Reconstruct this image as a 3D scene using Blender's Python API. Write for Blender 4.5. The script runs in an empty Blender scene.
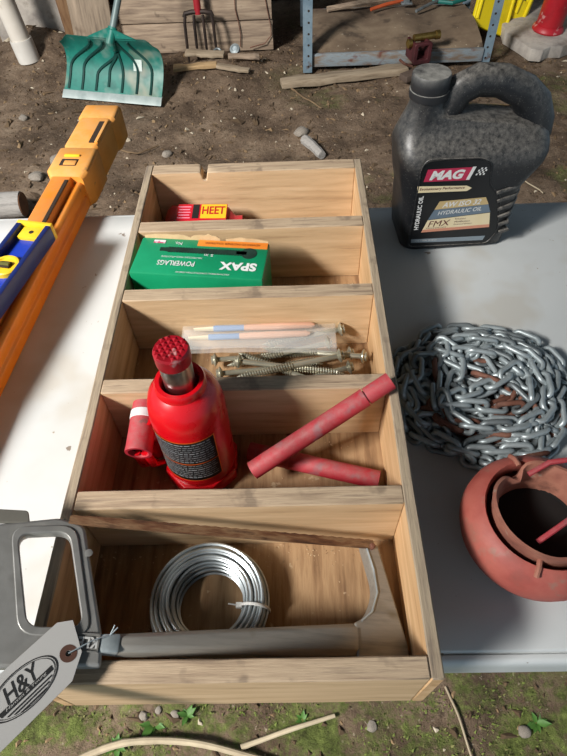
import bpy, bmesh, math, random
from mathutils import Vector, Matrix, noise
random.seed(7)
sc = bpy.context.scene
col = sc.collection
PI = math.pi
T = 0.74            # table top height
RIM = 0.847         # rim of the wooden tray
FL = 0.754          # floor inside the tray

# ------------------------------------------------------------------ camera, world, light
cd = bpy.data.cameras.new('camera'); cam = bpy.data.objects.new('camera', cd); col.objects.link(cam)
p, r, yw = math.radians(52.426), math.radians(-2.806), math.radians(-1.793)
fw = Vector((math.sin(yw)*math.cos(p), math.cos(yw)*math.cos(p), -math.sin(p)))
rt0 = Vector((math.cos(yw), -math.sin(yw), 0)); up0 = rt0.cross(fw)
rt = rt0*math.cos(r)+up0*math.sin(r); up = -rt0*math.sin(r)+up0*math.cos(r)
m = Matrix((rt, up, -fw)).transposed().to_4x4(); m.translation = (0, 0, 1.347)
cam.matrix_world = m
cd.sensor_fit = 'HORIZONTAL'; cd.sensor_width = 36; cd.lens = 568/567*36; cd.clip_start = .02
sc.camera = cam

w = bpy.data.worlds.new('sky'); sc.world = w; w.use_nodes = True
bg = w.node_tree.nodes['Background']; bg.inputs[0].default_value = (.64, .83, 1, 1); bg.inputs[1].default_value = .42

ld = bpy.data.lights.new('doorway_daylight', 'AREA'); ld.shape = 'RECTANGLE'; ld.size = 1.1; ld.size_y = 1.0; ld.energy = 660
ld.color = (1, .97, .93)
lo = bpy.data.objects.new('doorway_daylight', ld); col.objects.link(lo)
aim = Vector((-.05, .45, .8)); ldir = Vector((-1.0, -.66, 1)).normalized()
lo.location = aim+ldir*5.0
lo.rotation_euler = (-ldir).to_track_quat('-Z', 'Y').to_euler()

sc.view_settings.view_transform = 'Standard'; sc.view_settings.look = 'None'
sc.view_settings.gamma = 1; sc.view_settings.use_curve_mapping = False
sc.view_settings.exposure = 0.0

# ------------------------------------------------------------------ helpers
def lin(h):
    h = h.lstrip('#'); o = []
    for i in (0, 2, 4):
        c = int(h[i:i+2], 16)/255
        o.append(c/12.92 if c <= .04045 else ((c+.055)/1.055)**2.4)
    return (*o, 1)

MC = {}
def mat(name, cols, scale=8, detail=5, rough=.6, metal=0, bump=0, bscale=60, bdist=.002, stretch=(1, 1, 1),
        spots=(), dust=None, rvar=0, spec=.5, coat=0, alpha=None, trans=0, lo=.3, hi=.7, dist=0):
    """procedural material: noise colour ramp, hard-edged spots, dust lying on upward faces, noise bump"""
    if name in MC: return MC[name]
    M = bpy.data.materials.new(name); M.use_nodes = True; nt = M.node_tree; N = nt.nodes; L = nt.links
    b = N['Principled BSDF']
    tc = N.new('ShaderNodeTexCoord'); mp = N.new('ShaderNodeMapping'); mp.inputs['Scale'].default_value = stretch
    oi = N.new('ShaderNodeObjectInfo'); vm = N.new('ShaderNodeVectorMath'); vm.operation = 'SCALE'
    vm.inputs[0].default_value = (7.3, 3.1, 5.7); L.new(oi.outputs['Random'], vm.inputs['Scale'])
    va = N.new('ShaderNodeVectorMath'); L.new(tc.outputs['Object'], mp.inputs['Vector']); L.new(mp.outputs[0], va.inputs[0]); L.new(vm.outputs[0], va.inputs[1])
    def nz(s, d=4, vec=None, ro=.6, di=0):
        n = N.new('ShaderNodeTexNoise'); n.inputs['Scale'].default_value = s; n.inputs['Detail'].default_value = d
        n.inputs['Roughness'].default_value = ro; n.inputs['Distortion'].default_value = di
        L.new(vec or va.outputs[0], n.inputs['Vector']); return n.outputs['Fac']
    if isinstance(cols, str): cols = [cols]
    if len(cols) == 1:
        rgb = N.new('ShaderNodeRGB'); rgb.outputs[0].default_value = lin(cols[0]); c = rgb.outputs[0]
    else:
        cr = N.new('ShaderNodeValToRGB'); e = cr.color_ramp.elements
        for i, h in enumerate(cols):
            pos = lo+(hi-lo)*i/(len(cols)-1)
            if i < 2: q = e[i]; q.position = pos
            else: q = e.new(pos)
            q.color = lin(h)
        L.new(nz(scale, detail, None, .6, dist), cr.inputs[0]); c = cr.outputs[0]
    def mix(f, a, hexc):
        mx = N.new('ShaderNodeMix'); mx.data_type = 'RGBA'; L.new(f, mx.inputs[0]); L.new(a, mx.inputs[6])
        mx.inputs[7].default_value = lin(hexc); return mx.outputs[2]
    def rng(v, a, b_, t0=0, t1=1):
        mr = N.new('ShaderNodeMapRange'); mr.inputs[1].default_value = a; mr.inputs[2].default_value = b_
        mr.inputs[3].default_value = t0; mr.inputs[4].default_value = t1; L.new(v, mr.inputs[0]); return mr.outputs[0]
    for (h, s, th, soft, st) in spots:
        vv = N.new('ShaderNodeVectorMath'); vv.operation = 'ADD'; vv.inputs[1].default_value = (s*.37, s*.11, 3.3)
        L.new(tc.outputs['Object'], vv.inputs[0])
        c = mix(rng(nz(s, 3, vv.outputs[0]), th, th+soft, 0, st), c, h)
    if dust:
        h, amt, s = dust
        ge = N.new('ShaderNodeNewGeometry'); sp = N.new('ShaderNodeSeparateXYZ'); L.new(ge.outputs['Normal'], sp.inputs[0])
        mu = N.new('ShaderNodeMath'); mu.operation = 'MULTIPLY'
        L.new(rng(sp.outputs[2], -.02, .9), mu.inputs[0]); L.new(rng(nz(s, 8, tc.outputs['Object'], .75), .33, .67, 0, amt), mu.inputs[1])
        c = mix(mu.outputs[0], c, h)
    L.new(c, b.inputs['Base Color'])
    b.inputs['Roughness'].default_value = rough; b.inputs['Metallic'].default_value = metal
    b.inputs['Specular IOR Level'].default_value = spec; b.inputs['Coat Weight'].default_value = coat
    if rvar: L.new(rng(nz(scale*2.3, 4), .3, .7, max(.02, rough-rvar), min(1, rough+rvar)), b.inputs['Roughness'])
    if alpha is not None: b.inputs['Alpha'].default_value = alpha
    if trans: b.inputs['Transmission Weight'].default_value = trans
    if bump:
        bp = N.new('ShaderNodeBump'); bp.inputs['Strength'].default_value = bump; bp.inputs['Distance'].default_value = bdist
        L.new(nz(bscale, 6), bp.inputs['Height']); L.new(bp.outputs[0], b.inputs['Normal'])
    MC[name] = M; return M

def link(name, me, parent=None, loc=(0, 0, 0), rot=(0, 0, 0)):
    o = bpy.data.objects.new(name, me); col.objects.link(o); o.parent = parent; o.location = loc; o.rotation_euler = rot
    return o

def tag(o, label, cat, group=None):
    o['label'] = label; o['category'] = cat
    if group: o['group'] = group
    return o

def thing(name, label, cat, loc=(0, 0, 0), rot=(0, 0, 0), group=None):
    o = link(name, None, None, loc, rot if not isinstance(rot, (int, float)) else (0, 0, rot)); o.empty_display_size = .05
    return tag(o, label, cat, group)

class G:
    """collects shapes of one part"""
    def __init__(s): s.v = []; s.f = []; s.mi = []; s.cur = 0
    def add(s, vs, fs, M=None):
        n = len(s.v); s.v += [tuple(M @ Vector(v)) if M else tuple(v) for v in vs]
        s.f += [[i+n for i in f] for f in fs]; s.mi += [s.cur]*len(fs); return s
    def box(s, c, d, M=None):
        x, y, z = [q/2 for q in d]; cx, cy, cz = c
        vs = [(cx+a*x, cy+b*y, cz+e*z) for a in (-1, 1) for b in (-1, 1) for e in (-1, 1)]
        return s.add(vs, [(0, 1, 3, 2), (4, 6, 7, 5), (0, 4, 5, 1), (2, 3, 7, 6), (0, 2, 6, 4), (1, 5, 7, 3)], M)
    def loft(s, rings, closed=False, caps=True, M=None):
        n = len(rings[0]); vs = [q for g in rings for q in g]; fs = []
        k = len(rings)
        for i in range(k if closed else k-1):
            for j in range(n):
                a, b = i*n+j, i*n+(j+1) % n; c, d = ((i+1) % k)*n+(j+1) % n, ((i+1) % k)*n+j
                fs.append((a, b, c, d))
        if caps and not closed: fs += [list(range(n))[::-1], list(range((k-1)*n, k*n))]
        return s.add(vs, fs, M)
    def tube(s, pts, rad, seg=8, closed=False, caps=True, flat=1, M=None):
        P = [Vector(q) for q in pts]; k = len(P); rings = []; nrm = None
        for i in range(k):
            if closed: t = (P[(i+1) % k]-P[i-1])
            else: t = P[min(i+1, k-1)]-P[max(i-1, 0)]
            t.normalize()
            if nrm is None:
                nrm = Vector((0, 0, 1)) if abs(t.z) < .9 else Vector((0, 1, 0))
            nrm = (nrm-t*nrm.dot(t)).normalized(); bi = t.cross(nrm)
            R = rad[i] if isinstance(rad, (list, tuple)) else rad
            rings.append([P[i]+nrm*R*math.cos(a)+bi*R*flat*math.sin(a) for a in [2*PI*j/seg for j in range(seg)]])
        return s.loft(rings, closed, caps, M)
    def lathe(s, prof, seg=24, M=None, caps=True, wob=0):
        rings = [[(R*math.cos(2*PI*j/seg)*(1+wob*math.sin(3*2*PI*j/seg+R*40)), R*math.sin(2*PI*j/seg), z) for j in range(seg)] for R, z in prof]
        return s.loft(rings, False, caps, M)
    def prism(s, out, z0, z1, M=None):
        n = len(out)
        return s.loft([[(a, b, z0) for a, b in out], [(a, b, z1) for a, b in out]], M=M)
    def mesh(s, name='m', mats=None, bev=0, smooth=35, seg=2):
        me = bpy.data.meshes.new(name); me.from_pydata(s.v, [], s.f)
        for i, q in enumerate(s.mi): me.polygons[i].material_index = q
        bm = bmesh.new(); bm.from_mesh(me)
        bmesh.ops.recalc_face_normals(bm, faces=bm.faces)
        if bev:
            ed = [e for e in bm.edges if len(e.link_faces) == 2 and e.calc_face_angle(0) > .5]
            bmesh.ops.bevel(bm, geom=ed, offset=bev, segments=seg, affect='EDGES', profile=.5, clamp_overlap=True)
        bm.to_mesh(me); bm.free()
        for M in (mats or []): me.materials.append(M)
        if smooth:
            me.shade_smooth(); me.set_sharp_from_angle(angle=math.radians(smooth))
        return me
    def obj(s, name, mats, parent=None, loc=(0, 0, 0), rot=(0, 0, 0), bev=0, smooth=35, seg=2):
        if not isinstance(mats, (list, tuple)): mats = [mats]
        return link(name, s.mesh(name, mats, bev, smooth, seg), parent, loc, rot)

def curve_mesh(cu, mats):
    o = bpy.data.objects.new('tmp', cu); col.objects.link(o)
    bpy.context.view_layer.update()
    me = bpy.data.meshes.new_from_object(o.evaluated_get(bpy.context.evaluated_depsgraph_get()))
    bpy.data.objects.remove(o); bpy.data.curves.remove(cu)
    me.materials.clear()
    for M in mats: me.materials.append(M)
    return me

def text_geo(g, body, wd, ht, M, shear=0, bold=0, thick=.0003):
    """lettering fitted to wd x ht, centred, in the XY plane of M, added to g"""
    cu = bpy.data.curves.new('t', 'FONT'); cu.body = body; cu.size = 1; cu.shear = shear; cu.offset = bold; cu.resolution_u = 3
    me = curve_mesh(cu, [])
    xs = [v.co.x for v in me.vertices]; ys = [v.co.y for v in me.vertices]
    x0, x1, y0, y1 = min(xs), max(xs), min(ys), max(ys)
    sx = wd/(x1-x0); sy = ht/(y1-y0)
    vs = [((v.co.x-(x0+x1)/2)*sx, (v.co.y-(y0+y1)/2)*sy, thick) for v in me.vertices]
    g.add(vs, [list(q.vertices) for q in me.polygons], M); bpy.data.meshes.remove(me)

def plate(name, outs, th, mats, parent, bev=.001, loc=(0, 0, 0), rot=(0, 0, 0), smooth=35):
    """plate in local XY from outlines (first outer, then holes), thickness th centred on z=0, rounded edges"""
    cu = bpy.data.curves.new('p', 'CURVE'); cu.dimensions = '2D'; cu.fill_mode = 'BOTH'; cu.extrude = th/2-bev; cu.bevel_depth = bev; cu.bevel_resolution = 2; cu.offset = -bev
    for o in outs:
        sp = cu.splines.new('POLY'); sp.points.add(len(o)-1)
        for q, (a, b) in zip(sp.points, o): q.co = (a, b, 0, 1)
        sp.use_cyclic_u = True
    me = curve_mesh(cu, mats if isinstance(mats, (list, tuple)) else [mats])
    me.shade_smooth(); me.set_sharp_from_angle(angle=math.radians(smooth))
    return link(name, me, parent, loc, rot)

def rpoly(pts, rad, seg=5):
    out = []; n = len(pts)
    for i in range(n):
        R = rad[i] if isinstance(rad, (list, tuple)) else rad
        c = Vector(pts[i]); a = (Vector(pts[i-1])-c); b = (Vector(pts[(i+1) % n])-c)
        d = min(R, a.length*.49, b.length*.49)
        A = c+a.normalized()*d; B = c+b.normalized()*d
        if R <= 0: out.append(tuple(c)); continue
        for k in range(seg+1):
            t = k/seg; q = A*(1-t)**2+c*2*t*(1-t)+B*t*t; out.append((q.x, q.y))
    return out

def rrect(x0, x1, y0, y1, rr, z, seg=5):
    rr = min(rr, (x1-x0)/2-1e-4, (y1-y0)/2-1e-4); o = []
    for cx, cy, a0 in ((x1-rr, y1-rr, 0), (x0+rr, y1-rr, 90), (x0+rr, y0+rr, 180), (x1-rr, y0+rr, 270)):
        for k in range(seg+1):
            a = math.radians(a0+90*k/seg); o.append((cx+rr*math.cos(a), cy+rr*math.sin(a), z))
    return o

def basis(o, x, y):
    x = Vector(x).normalized(); z = x.cross(Vector(y)).normalized(); y = z.cross(x)
    M = Matrix((x, y, z)).transposed().to_4x4(); M.translation = Vector(o); return M

def copy_tree(o, parent=None):
    c = o.copy(); col.objects.link(c); c.parent = parent
    for ch in list(o.children): copy_tree(ch, c)
    return c

def smstep(a, b, x):
    t = max(0, min(1, (x-a)/(b-a))); return t*t*(3-2*t)

def gh(x, y):
    v = Vector((x, y, 0))
    h = noise.noise(v*1.3)*.02+noise.noise(v*5+Vector((3, 1, 0)))*.016+noise.noise(v*13)*.014+abs(noise.noise(v*27))*.013-.004
    h += .05*math.exp(-((x+.35)**2/.08+(y-3.0)**2/.03))
    h += .10*math.exp(-((x+1.36)**2/.03+(y-3.42)**2/.03))
    h += .015*smstep(2.4, 1.6, y)*noise.noise(v*3)
    return h-.012

# ------------------------------------------------------------------ materials
wood_in = mat('pine_board', ['#9c7d5c', '#bf9f78', '#cdad86', '#d8bb96'], 3, 6, .75, bump=.25, bscale=9, stretch=(2.2, 26, 26), spots=[('#7c5a3a', 14, .66, .1, .5)], lo=.25, hi=.75, dist=.3)
wood_side = mat('pine_side_board', ['#9c7650', '#be976a', '#cca77c', '#d8b78e'], 3, 6, .75, bump=.25, bscale=9, stretch=(26, 2.2, 26), spots=[('#7c5a3a', 11, .66, .1, .5)], lo=.25, hi=.75, dist=.3)
wood_edge = mat('weathered_board_edge', ['#7d6a57', '#a18b72', '#b39d82', '#8d7a66'], 4, 6, .85, bump=.4, bscale=12, stretch=(3, 40, 40), spots=[('#6a5a4b', 30, .6, .1, .6)])
wood_edge_s = mat('weathered_side_edge', ['#6f6256', '#93836f', '#a5947c', '#80715f'], 4, 6, .85, bump=.4, bscale=12, stretch=(40, 3, 40), spots=[('#6a5a4b', 30, .6, .1, .6)])
wood_floor = mat('tray_floor_plywood', ['#6e5036', '#90704f', '#a68662', '#866645'], 3, 6, .8, bump=.2, bscale=10, stretch=(30, 3, 10), spots=[('#4e3622', 5, .55, .15, .7), ('#c7b08e', 60, .66, .05, .7)])
white_tab = mat('table_plastic', ['#bcbfbd', '#c6c9c8', '#c2c5c4'], 5, 4, .42, spots=[('#8f7d64', 75, .70, .03, .8), ('#6d5c49', 38, .72, .02, .8), ('#b5b0a5', 7, .56, .12, .6)], rvar=.1)
dirt = None
grey_wood = mat('grey_weathered_plank', ['#5f5145', '#8d7a68', '#a8937d', '#b9a58e'], 3, 7, .9, bump=.5, bscale=8, stretch=(2, 22, 22), spots=[('#463a30', 9, .62, .08, .7)], lo=.25, hi=.75)
grey_wood_v = mat('grey_weathered_upright_plank', ['#66584c', '#93826f', '#ab9782'], 3, 7, .9, bump=.5, bscale=8, stretch=(22, 22, 2), spots=[('#5a4636', 6, .6, .1, .7)], lo=.25, hi=.75)
dark_barn = mat('dark_barn_board', ['#241913', '#3a2820', '#4a352a'], 3, 5, .95, bump=.4, bscale=10, stretch=(20, 20, 2))
barn_red = mat('old_barn_red_board', ['#2a0c0c', '#451212', '#501818'], 3, 5, .9, bump=.4, bscale=10, stretch=(20, 20, 2))
concrete = mat('old_concrete', ['#87807a', '#a39b92', '#b9b1a6', '#8f867b'], 9, 8, .95, bump=.7, bscale=25, bdist=.004, spots=[('#6c5b49', 6, .55, .15, .7)])
galv = mat('galvanised_steel', ['#8b9496', '#aab3b5', '#98a1a3'], 25, 4, .42, .45, bump=.15, bscale=90, rvar=.12)
galv_dull = mat('dull_galvanised_steel', ['#666c6e', '#81888a', '#72787a'], 25, 4, .48, .5, rvar=.1, spots=[('#5a4031', 40, .6, .1, .6)])
rust = mat('rusty_steel', ['#4a2c22', '#6b4233', '#80594a', '#3f2720'], 30, 6, .85, .2, bump=.4, bscale=90)
rust_blade = mat('rusty_blade', ['#4a3022', '#6d482f', '#8a6a4c', '#503626'], 14, 6, .75, .4, bump=.4, bscale=60, stretch=(2, 10, 10))
cast_grey = mat('cast_aluminium', ['#74736f', '#8e8d89', '#82817d', '#98968f'], 12, 6, .40, .3, bump=.25, bscale=120, bdist=.0008, spots=[('#4b4844', 9, .58, .12, .6), ('#8e8a80', 35, .66, .06, .6)], rvar=.12)
steel_tube = mat('brushed_steel', ['#74716b', '#8f8b83', '#817d76'], 6, 5, .4, .35, bump=.15, bscale=40, stretch=(2, 20, 20), spots=[('#5d5138', 14, .62, .08, .7)])
chrome = mat('worn_chrome', ['#8a8a88', '#a9a9a6', '#77746f'], 18, 4, .28, 1, spots=[('#4d443b', 40, .6, .1, .6)])
red_paint = mat('red_enamel', ['#b3040f', '#c80a17', '#bd0712'], 8, 4, .3, coat=.25, spots=[('#5b2a22', 26, .72, .03, .8), ('#8d8078', 33, .74, .02, .8)], rvar=.08)
red_dusty = mat('dusty_red_paint', ['#8c1320', '#ad2130', '#b83642'], 14, 5, .6, spots=[('#77666a', 26, .62, .08, .6), ('#50302c', 50, .66, .05, .7)], dust=('#8f7670', .5, 90), bump=.15, bscale=90)
red_cast = mat('weathered_red_cast_iron', ['#80463c', '#9b4a40', '#a85a4e', '#8c5a4c'], 14, 6, .6, spots=[('#8b6f60', 40, .6, .08, .6), ('#b93a38', 9, .55, .12, .6)], bump=.35, bscale=70, bdist=.0015, rvar=.12)
red_rim = mat('rusty_rim_iron', ['#7a4a3e', '#98604f', '#a8705c', '#6b4338'], 22, 6, .75, spots=[('#a39080', 50, .64, .06, .7)], bump=.35, bscale=80)
hollow_black = mat('black_hollow', ['#0a0807', '#15100e'], 20, 4, .9)  # near-black lining for the pot's inside and the pump bore
black_pl = mat('black_plastic', ['#0c0d10', '#14161a', '#101216'], 10, 4, .38, dust=('#8f8a82', .85, 150), rvar=.06, spots=[('#3a3937', 8, .5, .3, .35), ('#8a8680', 420, .62, .05, .35)])
black_label = mat('black_label_film', ['#0a0b0d', '#101114'], 10, 3, .3)
cap_dust = mat('dusty_cap', ['#18191b', '#26272a'], 12, 4, .55, dust=('#aaa79f', .95, 30))
white_ink = mat('white_print', '#d9d9d6', rough=.5); black_ink = mat('black_print', '#151515', rough=.6)
grey_ink = mat('grey_print', '#8f8f8c', rough=.6)
magenta = mat('red_print', '#b3274a', rough=.45); pink = mat('pink_print', '#d98aa0', rough=.45)
cream = mat('cream_print', ['#dccaa0', '#e2d3b0'], 20, rough=.5); beige = mat('tan_print', ['#bda36f', '#c8b184'], 20, rough=.5)
blue_print = mat('slate_blue_print', ['#5c6d7c', '#6b7b88'], 20, rough=.5)
orange_ink = mat('orange_print', ['#d8721c', '#e28a33'], 20, rough=.5)
green_card = mat('green_card', ['#0a7d52', '#0f8a5c', '#0b7a50'], 9, 4, .42, spots=[('#12936a', 20, .64, .06, .5)])
card_raw = mat('torn_cardboard', ['#a98a63', '#c2a67d', '#b5966d'], 25, 5, .9)
orange_pl = mat('orange_plastic', ['#d97510', '#e58518', '#e07c14'], 9, 4, .42, dust=('#b98a58', .7, 20), spots=[('#8a5a26', 30, .70, .05, .6)], rvar=.1)
orange_cap = mat('dusty_orange_plastic', ['#d28327', '#dc9238', '#cf8530'], 12, 4, .55, dust=('#c79d68', .75, 22), spots=[('#7a5a34', 34, .68, .05, .7)])
dark_slot = mat('dark_recess', '#2a1c10', rough=.8)
blue_pl = mat('blue_paint', ['#0c1a52', '#122464', '#0e1e5a'], 14, 4, .38, spots=[('#7a86a8', 45, .72, .03, .7)])
yellow_pl = mat('yellow_plastic', ['#dcb31c', '#e6c02c', '#d9ad1a'], 12, 4, .42, spots=[('#8a7434', 40, .68, .05, .5)])
yellow_bg = mat('bright_yellow_plastic', ['#d8c000', '#e6cf08', '#dcc404'], 6, 4, .5, spots=[('#9a8b30', 18, .66, .08, .5)])
vial = mat('olive_vial', ['#4a4a22', '#5e5c2c'], 30, rough=.15)
teal_pl = mat('teal_plastic', ['#0a544b', '#10665b', '#197567', '#0b5a50'], 6, 5, .5, spots=[('#7d948a', 8, .56, .14, .6), ('#a89a86', 4, .62, .12, .7)], bump=.1, bscale=60)
teal_dark = mat('dark_teal_plastic', ['#06332e', '#0a433c'], 12, rough=.5)
strip_metal = mat('scuffed_light_strip', ['#8f9c99', '#b3bcb8', '#9eaaa6'], 10, 5, .5, .3)
shaft_grey = mat('grey_shaft', ['#59686a', '#74827f'], 9, 4, .5, .2)
white_pvc = mat('dirty_white_pipe', ['#b5aa9b', '#cfc6b8', '#d8d1c6'], 5, 5, .5, spots=[('#8d7a63', 8, .6, .1, .6)])
blue_steel = mat('pale_blue_steel', ['#6d8595', '#8ba0ad', '#7a8f9d'], 10, 5, .5, .4, spots=[('#6b4a36', 16, .62, .08, .8)])
old_paint = mat('flaking_blue_paint', ['#65503f', '#77685a', '#7d878c', '#6a5647'], 7, 6, .85, stretch=(1, 4, 4), spots=[('#5f2f25', 12, .58, .1, .8)], bump=.3)
dirty_ply = mat('dirty_plywood', ['#5a4a3a', '#74624f', '#8a7862'], 6, 7, .95, spots=[('#3d3127', 9, .56, .12, .7), ('#b0a48e', 45, .68, .04, .8)], bump=.4, bscale=30)
pale_wood = mat('pale_split_wood', ['#7a6a56', '#978670', '#a89881'], 5, 6, .9, stretch=(2, 16, 16), bump=.4, bscale=14)
bark = mat('grey_bark', ['#7a7672', '#a09b95', '#8b8680'], 9, 6, .95, stretch=(2, 9, 9), bump=.7, bscale=12, bdist=.006)
log_end = mat('brown_cut_wood', ['#4e3120', '#6f4a2f', '#5b3a25'], 16, 6, .9, bump=.4)
brass = mat('tarnished_brass', ['#7d6636', '#9c8248', '#6b5630'], 20, 4, .4, .9)
maroon = mat('maroon_iron', ['#3b1a1c', '#55262a', '#47282a'], 15, 5, .6, .3)
stone_m = mat('field_stone', ['#6b6259', '#8c8378', '#a39a8e'], 12, 6, .95, bump=.6, bscale=30)
clod_m = mat('soil_crumb', ['#3a2d22', '#53422f', '#6d5943'], 2, 3, 1)
leaf_g = mat('weed_leaf', ['#34561f', '#4a742c', '#3f6726'], 12, 4, .6)
stick_m = mat('pale_stick', ['#8d7e68', '#b0a187', '#c3b598'], 8, 6, .85, bump=.4, bscale=40)
twig_m = mat('brown_twig', ['#5e4a35', '#7c664b'], 10, 5, .9)
plastic_clear = mat('clear_plastic', '#f2f2ee', rough=.12, alpha=.22, spec=.8)
zip_m = mat('clear_nylon', '#dcdcd8', rough=.3, alpha=.85)
brush_pink = mat('pale_pink_wood', ['#c99a80', '#d8ac93'], 9, 4, .5)
brush_blue = mat('pale_blue_print', ['#6d8db8', '#88a4c8'], 9, 4, .5)
bristle = mat('cream_bristle', ['#d9cba8', '#e6dabb'], 60, 4, .8, stretch=(1, 20, 20))
zinc = mat('yellow_zinc', ['#9c9a88', '#b8b5a2', '#c6c3b2'], 30, 4, .32, .7)
paper = mat('shaded_tag_paper', ['#a3a19d', '#adaba7'], 4, 4, .75, spots=[('#c2c0bc', 26, .64, .1, .6)])  # white paper; its shade is put into this grey
brown_ring = mat('brown_fibre', '#4a2c1e', rough=.8)
red_bottle = mat('red_bottle_plastic', ['#b01226', '#c21a30'], 8, 4, .35, dust=('#b06a60', .4, 30))
yellow_ink = mat('yellow_print', '#e0b828', rough=.45)
teal_hose = mat('teal_hose', '#1d6a62', rough=.5)
orange_stick = mat('orange_painted_stick', ['#b04a22', '#c45a2c'], 8, 4, .7)

def dirt_mat():
    M = bpy.data.materials.new('packed_soil'); M.use_nodes = True; nt = M.node_tree; N = nt.nodes; L = nt.links; b = N['Principled BSDF']
    tc = N.new('ShaderNodeTexCoord')
    def nz(s, d=6, ro=.6, off=0):
        n = N.new('ShaderNodeTexNoise'); n.inputs['Scale'].default_value = s; n.inputs['Detail'].default_value = d; n.inputs['Roughness'].default_value = ro
        vv = N.new('ShaderNodeVectorMath'); vv.inputs[1].default_value = (off, off*.7, 0); L.new(tc.outputs['Object'], vv.inputs[0]); L.new(vv.outputs[0], n.inputs['Vector']); return n.outputs['Fac']
    def ramp(f, st):
        c = N.new('ShaderNodeValToRGB'); e = c.color_ramp.elements
        for i, (po, h) in enumerate(st):
            q = e[i] if i < 2 else e.new(po); q.position = po; q.color = lin(h)
        L.new(f, c.inputs[0]); return c.outputs[0]
    def rng(v, a, b_, t0=0, t1=1):
        mr = N.new('ShaderNodeMapRange'); mr.inputs[1].default_value = a; mr.inputs[2].default_value = b_; mr.inputs[3].default_value = t0; mr.inputs[4].default_value = t1
        L.new(v, mr.inputs[0]); return mr.outputs[0]
    def mix(f, a, c_):
        mx = N.new('ShaderNodeMix'); mx.data_type = 'RGBA'; L.new(f, mx.inputs[0]); L.new(a, mx.inputs[6])
        if isinstance(c_, str): mx.inputs[7].default_value = lin(c_)
        else: L.new(c_, mx.inputs[7])
        return mx.outputs[2]
    def mul(a, c_):
        q = N.new('ShaderNodeMath'); q.operation = 'MULTIPLY'; L.new(a, q.inputs[0]); L.new(c_, q.inputs[1]); return q.outputs[0]
    c = ramp(nz(4, 10, .7), [(.3, '#46392d'), (.45, '#64534400'[:7]), (.55, '#7b6856'), (.68, '#917e6a')])
    c = mix(rng(nz(60, 4, .7, 5), .60, .68, 0, .7), c, '#8d7a64')
    c = mix(rng(nz(90, 3, .6, 9), .66, .70, 0, .8), c, '#b3a48f')
    c = mix(rng(nz(38, 3, .6, 2), .60, .70, 0, .6), c, '#2c221a')
    sep = N.new('ShaderNodeSeparateXYZ'); L.new(tc.outputs['Object'], sep.inputs[0])
    green = ramp(nz(45, 6, .7, 3), [(.3, '#3b4020'), (.5, '#5e6a34'), (.65, '#7d8a48')])
    front = rng(sep.outputs[1], .95, .35)                      # mossy strip outside the shed's drip line
    c = mix(mul(front, rng(nz(9, 8, .75, 1), .45, .55, 0, .9)), c, green)
    c = mix(mul(rng(nz(2.2, 6, .7, 17), .54, .64, 0, .55), rng(sep.outputs[0], -.2, .4)), c, green)
    L.new(c, b.inputs['Base Color']); b.inputs['Roughness'].default_value = .95; b.inputs['Specular IOR Level'].default_value = .2
    bp = N.new('ShaderNodeBump'); bp.inputs['Strength'].default_value = 1; bp.inputs['Distance'].default_value = .014
    L.new(nz(38, 8, .75), bp.inputs['Height']); L.new(bp.outputs[0], b.inputs['Normal'])
    return M
dirt = dirt_mat()

# ------------------------------------------------------------------ the setting
def ground():
    X0, X1, Y0, Y1, d = -2.6, 2.9, -1.0, 4.1, .02
    nx, ny = int((X1-X0)/d), int((Y1-Y0)/d); g = G()
    vs = [(X0+i*d, Y0+j*d, gh(X0+i*d, Y0+j*d)) for j in range(ny+1) for i in range(nx+1)]
    fs = [(j*(nx+1)+i, j*(nx+1)+i+1, (j+1)*(nx+1)+i+1, (j+1)*(nx+1)+i) for j in range(ny) for i in range(nx)]
    g.add(vs, fs); o = g.obj('floor', dirt, smooth=180); o['kind'] = 'structure'; return o
ground()

ce = link('added_shade_roof', G().prism([(-1.92, -1.3), (-1.03, 1.0), (-1.03, 4.1), (3, 4.1), (3, -1.3)], 2.6, 2.65).mesh('added_shade_roof', [dark_barn])); ce['kind'] = 'structure'  # unseen roof, added with a skewed edge to shade the table's right side
wb = link('wall_back', G().box((.15, 4.03, 1.05), (5.4, .04, 2.2)).mesh('wall_back', [dark_barn])); wb['kind'] = 'structure'
for i in range(26):
    x = -2.4+i*.2
    G().box((0, 0, 0), (.192, .025, 2.1)).obj('plank', barn_red if -.3 < x < .35 else dark_barn, wb, (x, 3.995+random.uniform(-.005, .005), 1.04), bev=.004)
wl = G()
wl.add([(-1.62, 3.5, -.05), (-1.13, 3.5, -.05), (-1.13, 3.8, -.05), (-1.62, 3.8, -.05), (-1.62, 3.52, .62), (-1.13, 3.53, .60), (-1.13, 3.8, .6), (-1.62, 3.8, .62)],
       [(0, 1, 5, 4), (1, 2, 6, 5), (2, 3, 7, 6), (3, 0, 4, 7), (4, 5, 6, 7), (0, 3, 2, 1)])
o = wl.obj('wall_left', concrete, bev=.012); o['kind'] = 'structure'

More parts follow.
